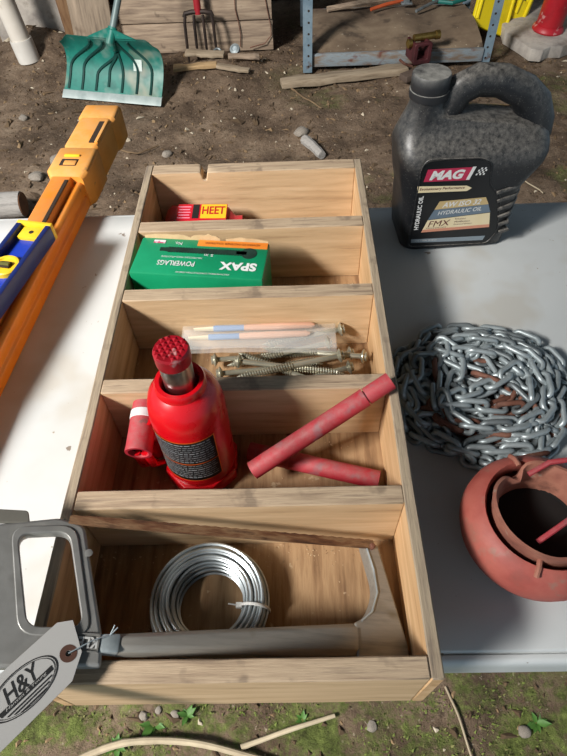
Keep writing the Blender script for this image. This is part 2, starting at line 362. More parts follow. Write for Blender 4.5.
# low barrier of planks behind the fork
pb = thing('plank_barrier', 'low barrier of weathered horizontal planks behind the garden fork', 'plank wall', (-.47, 3.3, 0))
z = -.005
for i, h in enumerate((.142, .15, .135, .16, .14)):
    G().box((0, 0, 0), (.80+random.uniform(-.01, .01), .032, h)).obj('plank', grey_wood, pb, (random.uniform(-.004, .004), random.uniform(-.003, .003), z+h/2), (random.uniform(-.01, .01), 0, random.uniform(-.004, .004)), bev=.003)
    z += h+.007
for x in (-.34, .36): G().box((0, .035, .37), (.06, .035, .74)).obj('upright', grey_wood_v, pb, (x, 0, 0), bev=.003)
lb = tag(G().box((0, 0, .45), (.205, .022, .9)).obj('leaning_board', grey_wood_v, None, (-1.0, 3.20, .0), (-.13, .05, .04), bev=.003), 'grey upright board leaning behind the teal snow shovel', 'board')
tag(G().box((0, 0, .4), (.09, .07, .8)).obj('wooden_post', mat('brown_stained_post', ['#5f432d', '#7f5f42', '#8c7052'], 4, 6, .9, stretch=(16, 16, 2), spots=[('#6f2f25', 5, .6, .1, .6)]), None, (-1.16, 3.42, 0), (0, 0, .1), bev=.004), 'brown stained upright post beside the grey leaning board', 'post')
tag(G().box((0, 0, .03), (.10, .07, .06)).obj('dark_block', mat('dark_blue_block', ['#23262f', '#2f333d'], 12, 5, .8), None, (-1.14, 3.28, 0), (0, 0, .2), bev=.006), 'small dark block on the soil left of the snow shovel', 'block')

# ------------------------------------------------------------------ folding table
tb = thing('folding_table', 'white plastic folding table carrying the wooden tray and tools', 'table', (-.02, .475, 0))
def table_top():
    g = G(); X0, X1, Y0, Y1 = -.96, .96, -.361, .368
    prof = [(0, -.022, .03), (.0, -.009, .03), (.002, -.0045, .03), (.005, -.003, .03), (.0080, -.003, .028), (.0095, -.0055, .027), (.0110, -.001, .026), (.0125, 0, .025), (.05, 0, .02)]
    rings = [rrect(X0+a, X1-a, Y0+a, Y1-a, rr, T+zz) for a, zz, rr in prof]
    g.loft([[(x, y, T-.045) for x, y, _ in rings[0]]]+rings); return g
table_top().obj('table_top', white_tab, tb, smooth=50)
for sx in (-.72, .72):
    g = G()
    for sy in (-.29, .29): g.tube([(sx, sy*.85, T-.045), (sx, sy*.95, .5), (sx, sy, .006)], .0125, 10)
    g.tube([(sx, -.275, .2), (sx, .275, .2)], .0125, 10).tube([(sx, -.25, T-.055), (sx, .25, T-.055)], .0125, 10)
    g.obj('leg_frame', galv_dull, tb)

# ------------------------------------------------------------------ wooden tray
XL, XLi, XRi, XR = -.225, -.214, .1015, .1125
tray = thing('wooden_tray', 'long open wooden tray divided into five compartments on the white table', 'tray', (-.056, .449, T))
def wl2(p): return (p[0]+.056, p[1]-.449, p[2]-T)
def board(name, x0, x1, y0, y1, z0, z1, m_face, m_top, notch=None, bev=.0012):
    g = G(); c = ((x0+x1)/2, (y0+y1)/2, (z0+z1)/2)
    n = 9; along_x = (x1-x0) > (y1-y0)
    L0, L1 = (x0, x1) if along_x else (y0, y1)
    cuts = sorted([L0+(L1-L0)*i/n for i in range(n+1)]+([notch[0]-notch[1], notch[0]-notch[1]*.5, notch[0]+notch[1]*.5, notch[0]+notch[1]] if notch else []))
    rings = []
    for q in cuts:
        t = z1+noise.noise(Vector((q*23, y0*31, x0*17)))*.0009
        if notch and abs(q-notch[0]) <= notch[1]*.6: t = z1-notch[2]
        j = noise.noise(Vector((q*14, y0*9, 2)))*.0007
        if along_x: rings.append([(q, y0+j, z0), (q, y1+j, z0), (q, y1+j, t), (q, y0+j, t)])
        else: rings.append([(x0+j, q, z0), (x1+j, q, z0), (x1+j, q, t), (x0+j, q, t)])
    rings = [[(a-c[0], b-c[1], d-c[2]) for a, b, d in g_] for g_ in rings]
    g.loft(rings)
    me = g.mesh(name, [m_face, m_top], bev, 40, 1)
    for pl in me.polygons:
        if pl.normal.z > .7: pl.material_index = 1
    return link(name, me, tray, wl2(c))
board('side_panel', XL, XLi, .083, .815, T+.001, RIM, wood_side, wood_edge_s)
board('side_panel', XRi, XR, .083, .815, T+.001, RIM, wood_side, wood_edge_s)
board('end_panel', XLi, XRi, .083, .1005, T+.001, RIM, wood_in, wood_edge)
board('end_panel', XLi, XRi, .791, .815, T+.001, RIM, wood_in, wood_edge, notch=(-.133, .0055, .014))
for y0, y1 in ((.6490, .6715), (.5125, .5335), (.369, .3885), (.232, .2515)):
    board('divider', XLi, XRi, y0, y1, FL, RIM, wood_in, wood_edge)
board('floor_panel', XLi, XRi, .1005, .791, T+.002, FL, wood_floor, wood_floor, bev=0)
# loose sawdust and grit inside the tray
g = G()
for k in range(900):
    x = random.uniform(XLi+.01, XRi-.01); y = random.choice((.785, .785, .775, .64, .50, .505, .36, .228, .23, .15))-abs(random.gauss(0, .018)); s_ = random.uniform(.0005, .0018)
    if any(a-.004 < y < b+.004 for a, b in ((.649, .6715), (.5125, .5335), (.369, .3885), (.232, .2515))) or y < .105 or y > .787: continue
    q = [Vector((random.uniform(-1, 1), random.uniform(-1, 1), random.uniform(0, 1)))*s_ for _ in range(4)]
    g.add([(x+v.x, y+v.y, FL+v.z) for v in q], [(0, 1, 2), (0, 2, 3), (0, 3, 1), (1, 3, 2)])
o = g.obj('sawdust', mat('sawdust', ['#6d5136', '#b59a76', '#d2bb98'], 90, 3, .9), smooth=0); tag(o, 'brown sawdust and grit lying along the bottom of the tray', 'sawdust'); o['kind'] = 'stuff'

# ------------------------------------------------------------------ red bottle in the back compartment
rb = thing('flat_bottle', 'flat red plastic bottle with yellow label lying in the rearmost compartment', 'bottle', (-.142, .752, FL+.006), (math.radians(7), 0, -.04))
g = G(); rings = []
for x, hw, h in ((-.056, .012, .018), (-.053, .022, .030), (-.046, .027, .040), (.03, .028, .041), (.044, .024, .036), (.052, .014, .026), (.055, .011, .022), (.066, .011, .022)):
    rings.append([(x, a, b+.023) for a, b, _ in rrect(-hw, hw, -h/2, h/2, min(hw, h/2)*.7, 0)])
g.loft(rings); g.obj('body', red_bottle, rb, bev=0, smooth=50)
g = G().box((.004, .0, .0438), (.078, .040, .0006)); g.obj('label', mat('label_red', '#c01428', rough=.4), rb)
g = G().box((.022, .004, .0443), (.040, .030, .0005)); g.obj('label_panel', yellow_ink, rb)
g = G(); text_geo(g, 'HEET', .036, .017, Matrix.Translation((.022, .006, .0446)), bold=.02); g.obj('lettering', mat('label_letter_red', '#b3101e', rough=.5), rb)
g = G().box((-.006, .004, .0444), (.010, .030, .0005)); g.obj('label_band', black_ink, rb)
g = G()
for k in range(5): g.box((-.024, .014-k*.006, .0443), (.020-.003*(k % 2), .0018, .0005))
g.obj('small_print', pink, rb)

# ------------------------------------------------------------------ green fastener carton
W_, D_, H_ = .176, .072, .098
bx = thing('fastener_carton', 'green cardboard carton of lag screws with torn flaps in the second compartment', 'carton', (-.1205, .5852, FL), (0, 0, math.radians(-7.0)))
g = G().box((0, 0, H_/2), (W_, D_, H_)); g.obj('carton_body', green_card, bx, bev=.0025)
def top(u, v): return (-W_/2+u*W_, D_/2-v*D_, H_+.0002)
def topM(u, v): return Matrix.Translation(top(u, v)) @ Matrix.Rotation(PI, 4, 'Z')
g = G(); g.box((W_/2*.44, D_/2*.80, H_+.0003), (W_*.54, D_*.17, .0006)); g.obj('orange_band', orange_ink, bx)
g = G(); text_geo(g, 'SPAX', .049, .0155, topM(.80, .70), bold=.045, thick=.0004); g.obj('brand_lettering', white_ink, bx); g = G(); text_geo(g, 'POWERLAGS', .050, .0095, topM(.33, .70), bold=.01, thick=.0004)
g.obj('product_lettering', white_ink, bx); g = G()
for t_, wd, ht, u, v in (('FOR STRUCTURAL WOOD APPLICATIONS', .055, .003, .36, .53), ('5 in', .012, .005, .56, .44), ('No.', .010, .006, .30, .15), ('MULTI-MATERIAL CONSTRUCTION SCREWS', .07, .0026, .55, .93)):
    g = G(); text_geo(g, t_, wd, ht, topM(u, v), thick=.0004); g.obj('small_print', white_ink, bx)
g = G(); text_geo(g, 'ADVANCED FASTENER SOLUTIONS', .075, .004, topM(.72, .10), thick=.0008); g.obj('band_lettering', mat('brown_print', '#7a3a10', rough=.5), bx)
g = G()
for k in range(30):
    u = .18+.62*k/29; x, y, zz = top(u, .33); g.box((x, y, zz+.0003), (.0024, .0105 if k > 2 else .004+.002*k, .0005), None)
x, y, zz = top(.5, .33); g.box((x, y, zz+.0003), (.115, .0068, .0006)); x, y, zz = top(.86, .33)
g.lathe([(.0105, zz), (.0105, zz+.0006)], 16, Matrix.Translation((x, y, 0))); g.box((x-.01, y, zz+.0003), (.014, .006, .0006))
g.obj('screw_picture', mat('screw_print', ['#10241c', '#223c30'], 40, rough=.5), bx)
g = G(); x, y, zz = top(.15, .12); g.box((x, y, zz+.0003), (.016, .006, .0006)); g.obj('sticker', mat('pink_white_sticker', ['#c05070', '#e0d8d8'], 90, 2, .5, lo=.45, hi=.55), bx)
g = G()
for k, (x0, x1, hh, tilt) in enumerate(((-.085, -.02, .012, .5), (-.02, .02, .016, .35), (.028, .086, .010, .6))):
    n = 8; ra = []; rb_ = []
    for i in range(n+1):
        x = x0+(x1-x0)*i/n; hj = hh*(.6+.5*abs(noise.noise(Vector((x*90, k, 0)))))*math.sin(min(1, .25+i/n*2, .25+(n-i)/n*2)*PI/2)
        ra.append((x, D_/2-.0005, H_-.001)); rb_.append((x, D_/2+hj*math.sin(tilt)*.4, H_+hj*.62))
    vs = ra+rb_+[(a, b+.0012, c) for a, b, c in ra+rb_]; m_ = n+1; fs = []
    for i in range(n): fs += [(i, i+1, m_+i+1, m_+i), (2*m_+i, 3*m_+i, 3*m_+i+1, 2*m_+i+1), (m_+i, m_+i+1, 3*m_+i+1, 3*m_+i)]
    g.add(vs, fs)
g.obj('torn_flap', card_raw, bx, smooth=0)

# ------------------------------------------------------------------ lag screws and brushes, third compartment
def make_screw(Ln):
    s = thing('lag_screw', '', 'screw'); R = .0035
    g = G().tube([(.003, 0, 0), (Ln-.012, 0, 0), (Ln, 0, 0)], [R, R, .0006], 10); g.obj('shank', zinc, s)
    g = G(); g.lathe([(.0036, -.003), (.0090, 0), (.0092, .0012), (.0062, .0026), (.006, .0052), (.0045, .0058)], 16, Matrix.Rotation(PI/2, 4, 'Y') @ Matrix.Rotation(PI, 4, 'X')); g.obj('head', zinc, s)
    g = G(); n0 = Ln*.45; turns = int((Ln-n0-.004)/.0032); pts = []
    for k in range(turns*8+1):
        a = 2*PI*k/8; q = k/(turns*8); rr = R*1.28 if q < .9 else R*(1.28-(q-.9)*9); pts.append((n0+(Ln-.004-n0)*q, rr*math.cos(a), rr*math.sin(a)))
    g.tube(pts, .0009, 4); g.obj('thread', zinc, s)
    return s
sp = make_screw(.135); sp2 = make_screw(.105)
screws = [ # head xyz, tip xyz, proto, label
 ((.0445, .488, .785), (-.085, .470, .7665), 0, 'lag screw running under the plastic sleeve, head by the right wall'),
 ((.088, .4625, .787), (-.032, .495, .768), 0, 'lag screw with its flat head standing highest against the right wall'),
 ((.070, .452, .778), (-.062, .423, .762), 0, 'lag screw lying in front with head second nearest the right wall'),
 ((-.103, .475, .772), (.028, .492, .763), 0, 'lag screw with its head at the left end of the pile, tip pointing right'),
 ((-.095, .452, .772), (.034, .470, .764), 0, 'lag screw lying second from the front of the pile, head leftward'),
 ((.062, .505, .792), (-.045, .495, .776), 1, 'short lag screw at the back corner with bright washer head up'),
 ((.030, .438, .766), (-.104, .445, .7605), 0, 'lag screw half buried under the crossing screws near the front divider'),
 ((-.088, .430, .764), (.042, .412, .759), 0, 'lag screw lying closest to the front divider of its compartment'),
 ((.052, .425, .768), (-.070, .475, .784), 0, 'lag screw lying diagonally on top of the pile'),
 ((.058, .462, .790), (-.075, .440, .778), 0, 'lag screw slanting across the top of the pile toward the jack'),
 ((-.070, .462, .784), (.060, .446, .774), 0, 'lag screw on top of the pile with its head nearest the jack'),
 ((.040, .412, .772), (-.092, .418, .768), 0, 'lag screw resting along the front divider above another screw'),
 ((.074, .484, .768), (-.028, .468, .760), 1, 'short lag screw low in the pile beside the right wall'),
]
for i, (a, b, k, lab) in enumerate(screws):
    src = sp2 if k else sp
    first = (k == 0 and i == 0) or (k == 1 and i == 5)
    o = src if first else copy_tree(src)
    a, b = Vector(a), Vector(b); o.location = a; o.rotation_euler = (b-a).to_track_quat('X', 'Z').to_euler()
    tag(o, lab, 'screw', 'lag screws in the third compartment')
def brush(loc, rot, label):
    b = thing('paint_brush', label, 'brush', loc, rot, 'brushes in the plastic sleeve')
    g = G().tube([(-.008, 0, 0), (.018, 0, 0)], [.0024, .0038], 8, flat=.7); g.obj('bristles', bristle, b)
    g = G().tube([(.018, 0, 0), (.022, 0, 0), (.058, 0, 0)], [.0039, .0042, .0038], 10); g.obj('ferrule', brush_blue, b)
    g = G().tube([(.058, 0, 0), (.062, 0, 0), (.10, 0, 0), (.145, 0, 0), (.150, 0, 0)], [.0038, .0042, .0047, .0042, .002], 10); g.obj('handle', brush_pink, b)
brush((-.128, .491, .7985), (0, .03, .045), 'slim brush with cream tip, blue band and pink handle, lower in the plastic sleeve')
brush((-.122, .5045, .800), (0, 0, .015), 'slim brush with pink handle along the upper edge of the plastic sleeve')
g = G(); NX, NY = 24, 8; vs = []
for i in range(NX+1):
    for j in range(NY+1):
        u, v = i/NX, j/NY; x = -.145+.2*u; y = .4695+.042*v+.002*math.sin(u*5)
        vs.append((x, y, .799+.0085*math.sin(PI*u)**.4*math.sin(PI*v)**.6+.0016*noise.noise(Vector((u*9, v*6, 0)))))
n1 = len(vs); vs += [(x, y, .7915+.0012*noise.noise(Vector((x*60, y*60, 5)))-.0012*math.sin(PI*min(1, (x+.145)/.2))) for x, y, z_ in vs]
fs = []
for i in range(NX):
    for j in range(NY):
        a = i*(NY+1)+j; q = (a, a+NY+1, a+NY+2, a+1); fs += [q, tuple(k+n1 for k in q[::-1])]
g.add(vs, fs); tag(g.obj('plastic_sleeve', plastic_clear, smooth=60), 'clear plastic sleeve holding two slim brushes on top of the lag screws', 'plastic bag')

# ------------------------------------------------------------------ bottle jack
jk = thing('bottle_jack', 'red hydraulic bottle jack standing in the fourth compartment', 'jack', (-.109, .328, FL))
g = G(); hexo = [(.043*math.cos(2*PI*k/8+.39), .043*math.sin(2*PI*k/8+.39)) for k in range(8)]
g.prism(hexo, 0, .022); g.obj('base', red_paint, jk, bev=.002)
bodyp = [(.037, .018), (.0385, .022), (.039, .03), (.039, .125), (.038, .136), (.0345, .149), (.0285, .157), (.0252, .160), (.0250, .166), (.0235, .169), (.0195, .169), (.0182, .165), (.018, .15)]
G().lathe(bodyp, 40, caps=False).obj('body', red_paint, jk, smooth=45)
G().lathe([(.0152, .05), (.0152, .193), (.0145, .196)], 28).obj('ram', chrome, jk)
g = G().lathe([(.0142, .192), (.0145, .195), (.0165, .197), (.0168, .201), (.0168, .211), (.0155, .2135)], 28)
n = 6; st = .0052
for i in range(n):
    for j in range(n):
        x, y = (i-(n-1)/2)*st, (j-(n-1)/2)*st
        if math.hypot(x, y) > .0150: continue
        a = st*.48; g.add([(x-a, y-a, .2133), (x+a, y-a, .2133), (x+a, y+a, .2133), (x-a, y+a, .2133), (x, y, .2152)], [(0, 1, 4), (1, 2, 4), (2, 3, 4), (3, 0, 4)])
g.obj('saddle', mat('worn_saddle_red', ['#8f0d1a', '#a81222', '#7d0f18'], 30, 4, .35, .2, spots=[('#b08a86', 60, .62, .06, .7)]), jk, rot=(0, 0, .5), smooth=25)
def cyl_patch(g, a0, a1, z0, z1, R, n=14):
    vs = []; 
    for i in range(n+1):
        a = math.radians(a0+(a1-a0)*i/n)
        for zz in (z0, z1): vs.append((R*math.cos(a), R*math.sin(a), zz))
    return g.add(vs, [(2*i, 2*i+2, 2*i+3, 2*i+1) for i in range(n)])
ph = -72; A0, A1 = ph-78, ph+27
cyl_patch(G(), A0, A1, .038, .116, .0394).obj('label', black_label, jk)
g = G()
for zz, t in ((.1150, .0014), (.073, .0012), (.038, .001)): cyl_patch(g, A0, A1, zz, zz+t, .0396)
cyl_patch(g, A1-1.6, A1, .038, .1164, .0396, 2); g.obj('label_border', mat('orange_border', '#e0641e', rough=.5), jk)
g = G()
for row in range(17):
    zz = .1105-row*.0041
    if abs(zz-.0735) < .002: continue
    a = A0+6
    while a < A1-7:
        l = random.uniform(3, 11); cyl_patch(g, a, min(a+l, A1-5), zz, zz+.0007+.0004*(row % 4 == 0), .0396, 2); a += l+random.uniform(1, 2.5)
g.obj('label_print', mat('label_print_grey', ['#9a9fa1', '#b8bbbc'], 40, rough=.6), jk)
# pump socket to the left, open end toward the front
s0, s1 = Vector((-.060, -.020, .066)), Vector((-.058, .038, .074)); ax = (s1-s0)
g = G(); ro, ri = .0145, .0112; seg = 20; M = basis(s0, Vector((0, 1, 0)).cross(ax), ax); M = Matrix.Translation(s0) @ ax.to_track_quat('Z', 'Y').to_matrix().to_4x4()
Ls = ax.length; g.lathe([(ri, Ls*.9), (ri, .0), (ro, 0), (ro+.0003, .003), (ro, .006), (ro, Ls), (ri*.5, Ls)], seg, M, caps=True); so = g.obj('pump_socket', red_dusty, jk)
G().lathe([(.0, .02), (ri-.0001, .02), (ri-.0001, .006)], seg, M, caps=False).obj('bore', hollow_black, so)  # black lining: the hole's shade put into its colour
G().lathe([(ro+.0002, Ls*.66), (ro+.0007, Ls*.67), (ro+.0007, Ls*.82), (ro+.0002, Ls*.83)], seg, M, caps=False).obj('white_band', mat('white_tape', ['#c9c6c4', '#e0dedc'], 20, rough=.5), so)
g = G()
for dx in (-.006, .005):
    g.tube([s0+Vector((dx, .006, -.008)), s0+Vector((dx+.004, .006, -.035)), (-.05+dx+.004, -.004, .02)], .0035, 8, flat=1.6)
g.obj('linkage', red_paint, jk)
g = G().lathe([(.012, .0), (.012, .038), (.009, .042), (.006, .044), (.006, .062)], 16, Matrix.Translation((-.050, .012, .02))); g.obj('pump_cylinder', red_paint, jk)

# ------------------------------------------------------------------ jack handle tubes
def handle_tube(name, a, b, rr, label, joint):
    a, b = Vector(a), Vector(b); t = thing(name, label, 'handle', a, (b-a).to_track_quat('X', 'Z').to_euler(), 'jack handle bars'); Ln = (b-a).length
    my = Matrix.Rotation(PI/2, 4, 'Y')
    if joint:
        G().lathe([(rr*.75, .012), (rr*.78, 0), (rr, 0), (rr, Ln*.82), (rr*.8, Ln*.82)], 20, my).obj('lower_tube', red_dusty, t)
        G().lathe([(rr*.7, Ln*.80), (rr*.7, Ln*.828), (rr*.92, Ln*.828), (rr*.95, Ln*.84), (rr*.95, Ln), (rr*.7, Ln), (rr*.68, Ln-.01)], 20, my).obj('upper_tube', red_dusty, t)
    else:
        G().lathe([(rr*.75, .012), (rr*.78, 0), (rr, 0), (rr, Ln-.0005), (rr*.8, Ln), (rr*.78, Ln-.012)], 20, my).obj('tube', red_dusty, t)
        G().lathe([(rr*1.02, Ln*.3), (rr*1.06, Ln*.305), (rr*1.06, Ln*.33), (rr*1.02, Ln*.335)], 20, my, caps=False).obj('ridge', red_dusty, t)
handle_tube('jack_handle', (-.048, .2995, .7925), (.103, .367, .8605), .0105, 'dusty red two-piece tube leaning across the compartment onto the right wall', True)
handle_tube('jack_handle', (-.055, .340, .7655), (.093, .2985, .7655), .0108, 'dusty red tube lying on the compartment floor under the leaning one', False)

# ------------------------------------------------------------------ coil of wire
cw = thing('wire_coil', 'coil of galvanised wire tied with a clear zip tie in the front compartment', 'wire', (-.089, .1665, FL))
g = G(); lay = [(.0335+.0037*k+.00185*(l % 2), .0018+.0050*l) for l in range(6) for k in range(7 if l < 4 else 7) if not (l > 3 and (k < 1 or k > 5))]
for k, (R, zz) in enumerate(lay):
    cx, cy = random.uniform(-.0012, .0012), random.uniform(-.0012, .0012); tl = random.uniform(-.03, .03)
    g.tube([(cx+R*math.cos(a), cy+R*math.sin(a), zz+.0006+.0008*math.sin(a*2+k)+R*max(0, tl)*(1+math.sin(a+k))*.35) for a in [2*PI*i/48 for i in range(48)]], .00165, 6, closed=True)
g.obj('wire', mat('bright_wire', ['#99a2a5', '#bcc4c6', '#acb4b6'], 20, 4, .32, .6), cw)
ta = math.radians(-8); c0 = Vector((math.cos(ta), math.sin(ta), 0)); g = G()
pts = [c0*(.0455+.0150*math.cos(a))+Vector((0, 0, .016+.0165*math.sin(a))) for a in [2*PI*i/24 for i in range(24)]]
g.tube(pts, .0016, 6, closed=True, flat=.5); g.box(tuple(c0*.030+Vector((0, 0, .02))), (.006, .005, .004)); g.tube([c0*.030+Vector((0, 0, .02)), c0*.020+Vector((0, -.001, .0245))], .0013, 6, flat=.5)
g.obj('zip_tie', zip_m, cw)

# ------------------------------------------------------------------ hacksaw
th = math.atan(.31)
hs = thing('hacksaw', 'grey metal hacksaw lying across the front compartment with its rusty blade up', 'hacksaw', (-.2, 0, .872), (0, th, 0))
outer = rpoly([(-.125, .150), (-.105, .192), (-.0596, .2012), (-.0126, .2118), (.010, .207), (.0425, .1128), (.0445, .0935), (-.0286, .0895), (-.10, .094), (-.13, .115)], [.02, .02, .005, .004, .006, .01, .003, .004, .02, .02])
hole = rpoly([(-.0431, .1932), (-.0017, .1992), (.0252, .1217), (-.0169, .1192)], .011)
hd = plate('handle', [outer, hole], .0125, cast_grey, hs, .0028, (0, 0, -.0062))
rim = rpoly([(-.050, .199), (.003, .206), (.033, .1155), (-.022, .1125)], .014)
plate('grip_rim', [rim, hole], .003, cast_grey, hd, .001, (0, 0, .0060))
plate('thumb_plate', [rpoly([(-.115, .196), (-.107, .212), (-.040, .2155), (-.036, .2045)], .003)], .003, mat('dull_tan_metal', ['#77746b', '#8f8b80'], 14, 5, .5, .5), hs, .0008, (0, 0, -.002))
g = G(); g.prism([(.018, .1165), (.0395, .1165), (.0395, .1035), (.018, .1035)], 0, .0006); 
for a, b, w2, h2 in ((.0288, .1165, .0225, .001), (.0288, .1035, .0225, .001), (.0395, .11, .001, .0135), (.018, .11, .001, .0135)): g.box((a, b, .0008), (w2, h2, .0016))
pl_ = g.obj('name_plate', cast_grey, hd, (0, 0, .0063)); g = G(); text_geo(g, 'KLEIN', .0245, .0085, Matrix.Translation((.0265, .11, .001)) @ Matrix.Rotation(PI, 4, 'Z'), bold=.03, thick=.0006); g.obj('lettering', mat('bright_relief', '#bcbcb8', rough=.5), pl_)
G().lathe([(.0032, 0), (.0034, .0008), (.002, .0012)], 14).obj('rivet', cast_grey, hd, (.018, .182, .0063))
g = G(); g.loft([[(.040, .1175, .001), (.040, .1035, .001), (.040, .1035, -.013), (.040, .1175, -.013)], [(.056, .1185, .0015), (.056, .1035, .0015), (.056, .1035, -.014), (.056, .1185, -.014)]]); g.obj('collar', galv, hs, bev=.002)
g = G()
A, B = ((.054, .1190), (.054, .1028)), ((.268, .1402), (.268, .1100))
def sec(x, t, b): h = .0; return [(x, t, -.003), (x, t-.004, .0), (x, b+.007, .0), (x, b+.002, -.003), (x, b, -.010), (x, b+.001, -.016), (x, t, -.016)]
g.loft([sec(.054+(.268-.054)*k/8, .1190+(.1402-.1190)*k/8, .1028+(.110-.1028)*k/8) for k in range(9)]); g.obj('spine', steel_tube, hs, bev=.0008)
arm = rpoly([(.262, .1395), (.2770, .1475), (.2886, .1708), (.2785, .2186), (.2938, .2165), (.3135, .121), (.3125, .1045), (.262, .1045)], [.002, .012, .014, .003, .003, .006, .006, .002])
am = plate('front_arm', [arm], .017, steel_tube, hs, .002, (0, 0, -.0085))
g = G().tube([(.2810, .213, .0), (.2862, .190, .0005), (.2875, .168, .0005), (.2800, .150, .0005), (.2690, .1415, .0)], .0010, 6); g.obj('worn_edge', galv, am, (0, 0, .0085))
G().lathe([(.003, 0), (.003, .004), (.0015, .005)], 10).obj('blade_pin', rust, hs, (.2862, .2130, 0))
g = G(); nb = 60; lo_, hi_ = [], []
for k in range(nb+1):
    t = k/nb; x = -.004+.292*t; y = .2105+.0052*t-.0004; hw = .0042*(1 if t > .06 else .75+.25*t/.06)
    lo_.append((x, y-hw)); hi_.append((x, y+hw+(.0006 if k % 2 else 0)))
o2 = lo_+hi_[::-1]; g.prism(o2, -.0004, .0024); g.obj('blade', rust_blade, hs)

# ------------------------------------------------------------------ paper tag tied to the saw
tg = thing('paper_tag', 'white paper shipping tag, shade put into its grey colour, with a black oval logo tied to the hacksaw handle', 'tag', (-.1815, .1010, .8695), (math.radians(1.5), th*.95, 0))
axd = Vector((-.0275, -.0325)).normalized(); pr = Vector((axd.y, -axd.x))       # along the tag, across it
def tl(a, b): return (axd.x*a+pr.x*b, axd.y*a+pr.y*b)
wdt = .0222
out = [tl(-.0176, .0172), tl(-.0076, -.0064), tl(.0100, -.0175), tl(.15, -.0175), tl(.15, .0245), tl(-.0082, .0243)]
eye = [tl(.0022*math.cos(2*PI*k/14), .0022*math.sin(2*PI*k/14)) for k in range(14)]
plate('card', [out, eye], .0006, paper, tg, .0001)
g = G(); g.lathe([(.0022, .0004), (.0065, .0005), (.0065, .0003), (.0022, .0003)], 24, caps=False); g.obj('eyelet_ring', brown_ring, tg)
# logo: read with tag's right end up (letters run from the lower left to the upper right)
ex = -axd; 
LM = basis((*tl(.036, .0040), .0006), (ex.x, ex.y, 0), (-ex.y, ex.x, 0))
g = G(); na = 48
for (ra, rb_) in ((.0275, .0262), (.0252, .0246)):
    k_ = .52
    vs = [(R*math.cos(2*PI*i/na), R*k_*math.sin(2*PI*i/na), 0) for R in (ra, rb_) for i in range(na)]
    g.add(vs, [(i, (i+1) % na, na+(i+1) % na, na+i) for i in range(na)], LM)
text_geo(g, 'H&Y', .030, .0115, LM @ Matrix.Translation((.001, .0045, 0)), shear=.35, bold=.01, thick=0)
vs = [(-.0225, -.0015, 0), (.0225, -.0015, 0), (.0215, -.0050, 0), (-.0215, -.0050, 0)]; g.add(vs, [(0, 1, 2, 3)], LM)
for k in range(3): hw = .019-.004*k; g.add([(-hw, -.0068-.0022*k, 0), (hw, -.0068-.0022*k, 0), (hw-.001, -.0078-.0022*k, 0), (-hw+.001, -.0078-.0022*k, 0)], [(0, 1, 2, 3)], LM)
for k, wd in enumerate((.030, .034, .022)): text_geo(g, ('AUCTION AND REALTY', 'HANSEN & YOUNG INC', 'AUCTIONEERS')[k], wd, .0016, basis((*tl(.076, .012-.006*k), .0006), (ex.x, ex.y, 0), (-ex.y, ex.x, 0)), thick=0)
g.obj('lettering', black_ink, tg)
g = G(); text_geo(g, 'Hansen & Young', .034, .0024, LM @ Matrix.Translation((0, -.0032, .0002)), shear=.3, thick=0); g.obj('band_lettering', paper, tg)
g = G().tube([(.0, 0, .0012), (.007, .004, .0025), (.016, .010, .001), (.024, .0135, .0), (.029, .015, -.001), (.0315, .022, .003)], .0005, 6).tube([(.029, .015, -.001), (.034, .0205, .002)], .0005, 6); g.obj('tie_wire', galv, tg)

# ------------------------------------------------------------------ oil jug
jug = thing('oil_jug', 'large dusty black plastic jug of hydraulic oil with carry handle', 'jug', (.176, .714, T), (0, 0, math.radians(4.0)))
S = [(0, .008, .158, .008, .098, .02), (.005, .001, .167, .001, .105, .022), (.03, -.002, .169, 0, .106, .022), (.085, -.005, .168, 0, .106, .022), (.105, -.010, .172, 0, .106, .024), (.12, -.013, .182, 0, .106, .026),
     (.14, -.016, .195, .0, .106, .028), (.152, -.019, .199, .002, .104, .03), (.163, -.020, .199, .008, .099, .03), (.173, -.020, .196, .016, .092, .03), (.182, -.019, .188, .022, .086, .03), (.190, -.0165, .166, .026, .082, .027), (.198, -.0135, .105, .0275, .0800, .026), (.206, -.010, .052, .0280, .079, .0255), (.216, -.0065, .0425, .029, .078, .0243), (.232, -.0055, .0415, .030, .077, .0234)]
g = G(); g.loft([rrect(a, b, c, d, e, z, 6) for z, a, b, c, d, e in S]); bo = g.obj('body', black_pl, jug, smooth=60)
g = G().tube([(.040, .0535, .180), (.047, .0535, .207), (.060, .0535, .231), (.083, .0535, .242), (.115, .0535, .239), (.147, .0535, .224), (.168, .0535, .204), (.178, .0535, .182), (.180, .0535, .160)], [.019, .0180, .0178, .0175, .0175, .0182, .020, .021, .022], 16, flat=1.25)
g.obj('carry_handle', black_pl, jug, smooth=60)
G().lathe([(.0262, .233), (.0266, .236), (.0266, .243), (.0252, .2435), (.0252, .2445), (.0258, .246), (.0258, .262), (.0245, .2645), (.0, .2645)], 40, Matrix.Translation((.018, .0535, -.008)), caps=False).obj('cap', cap_dust, jug)
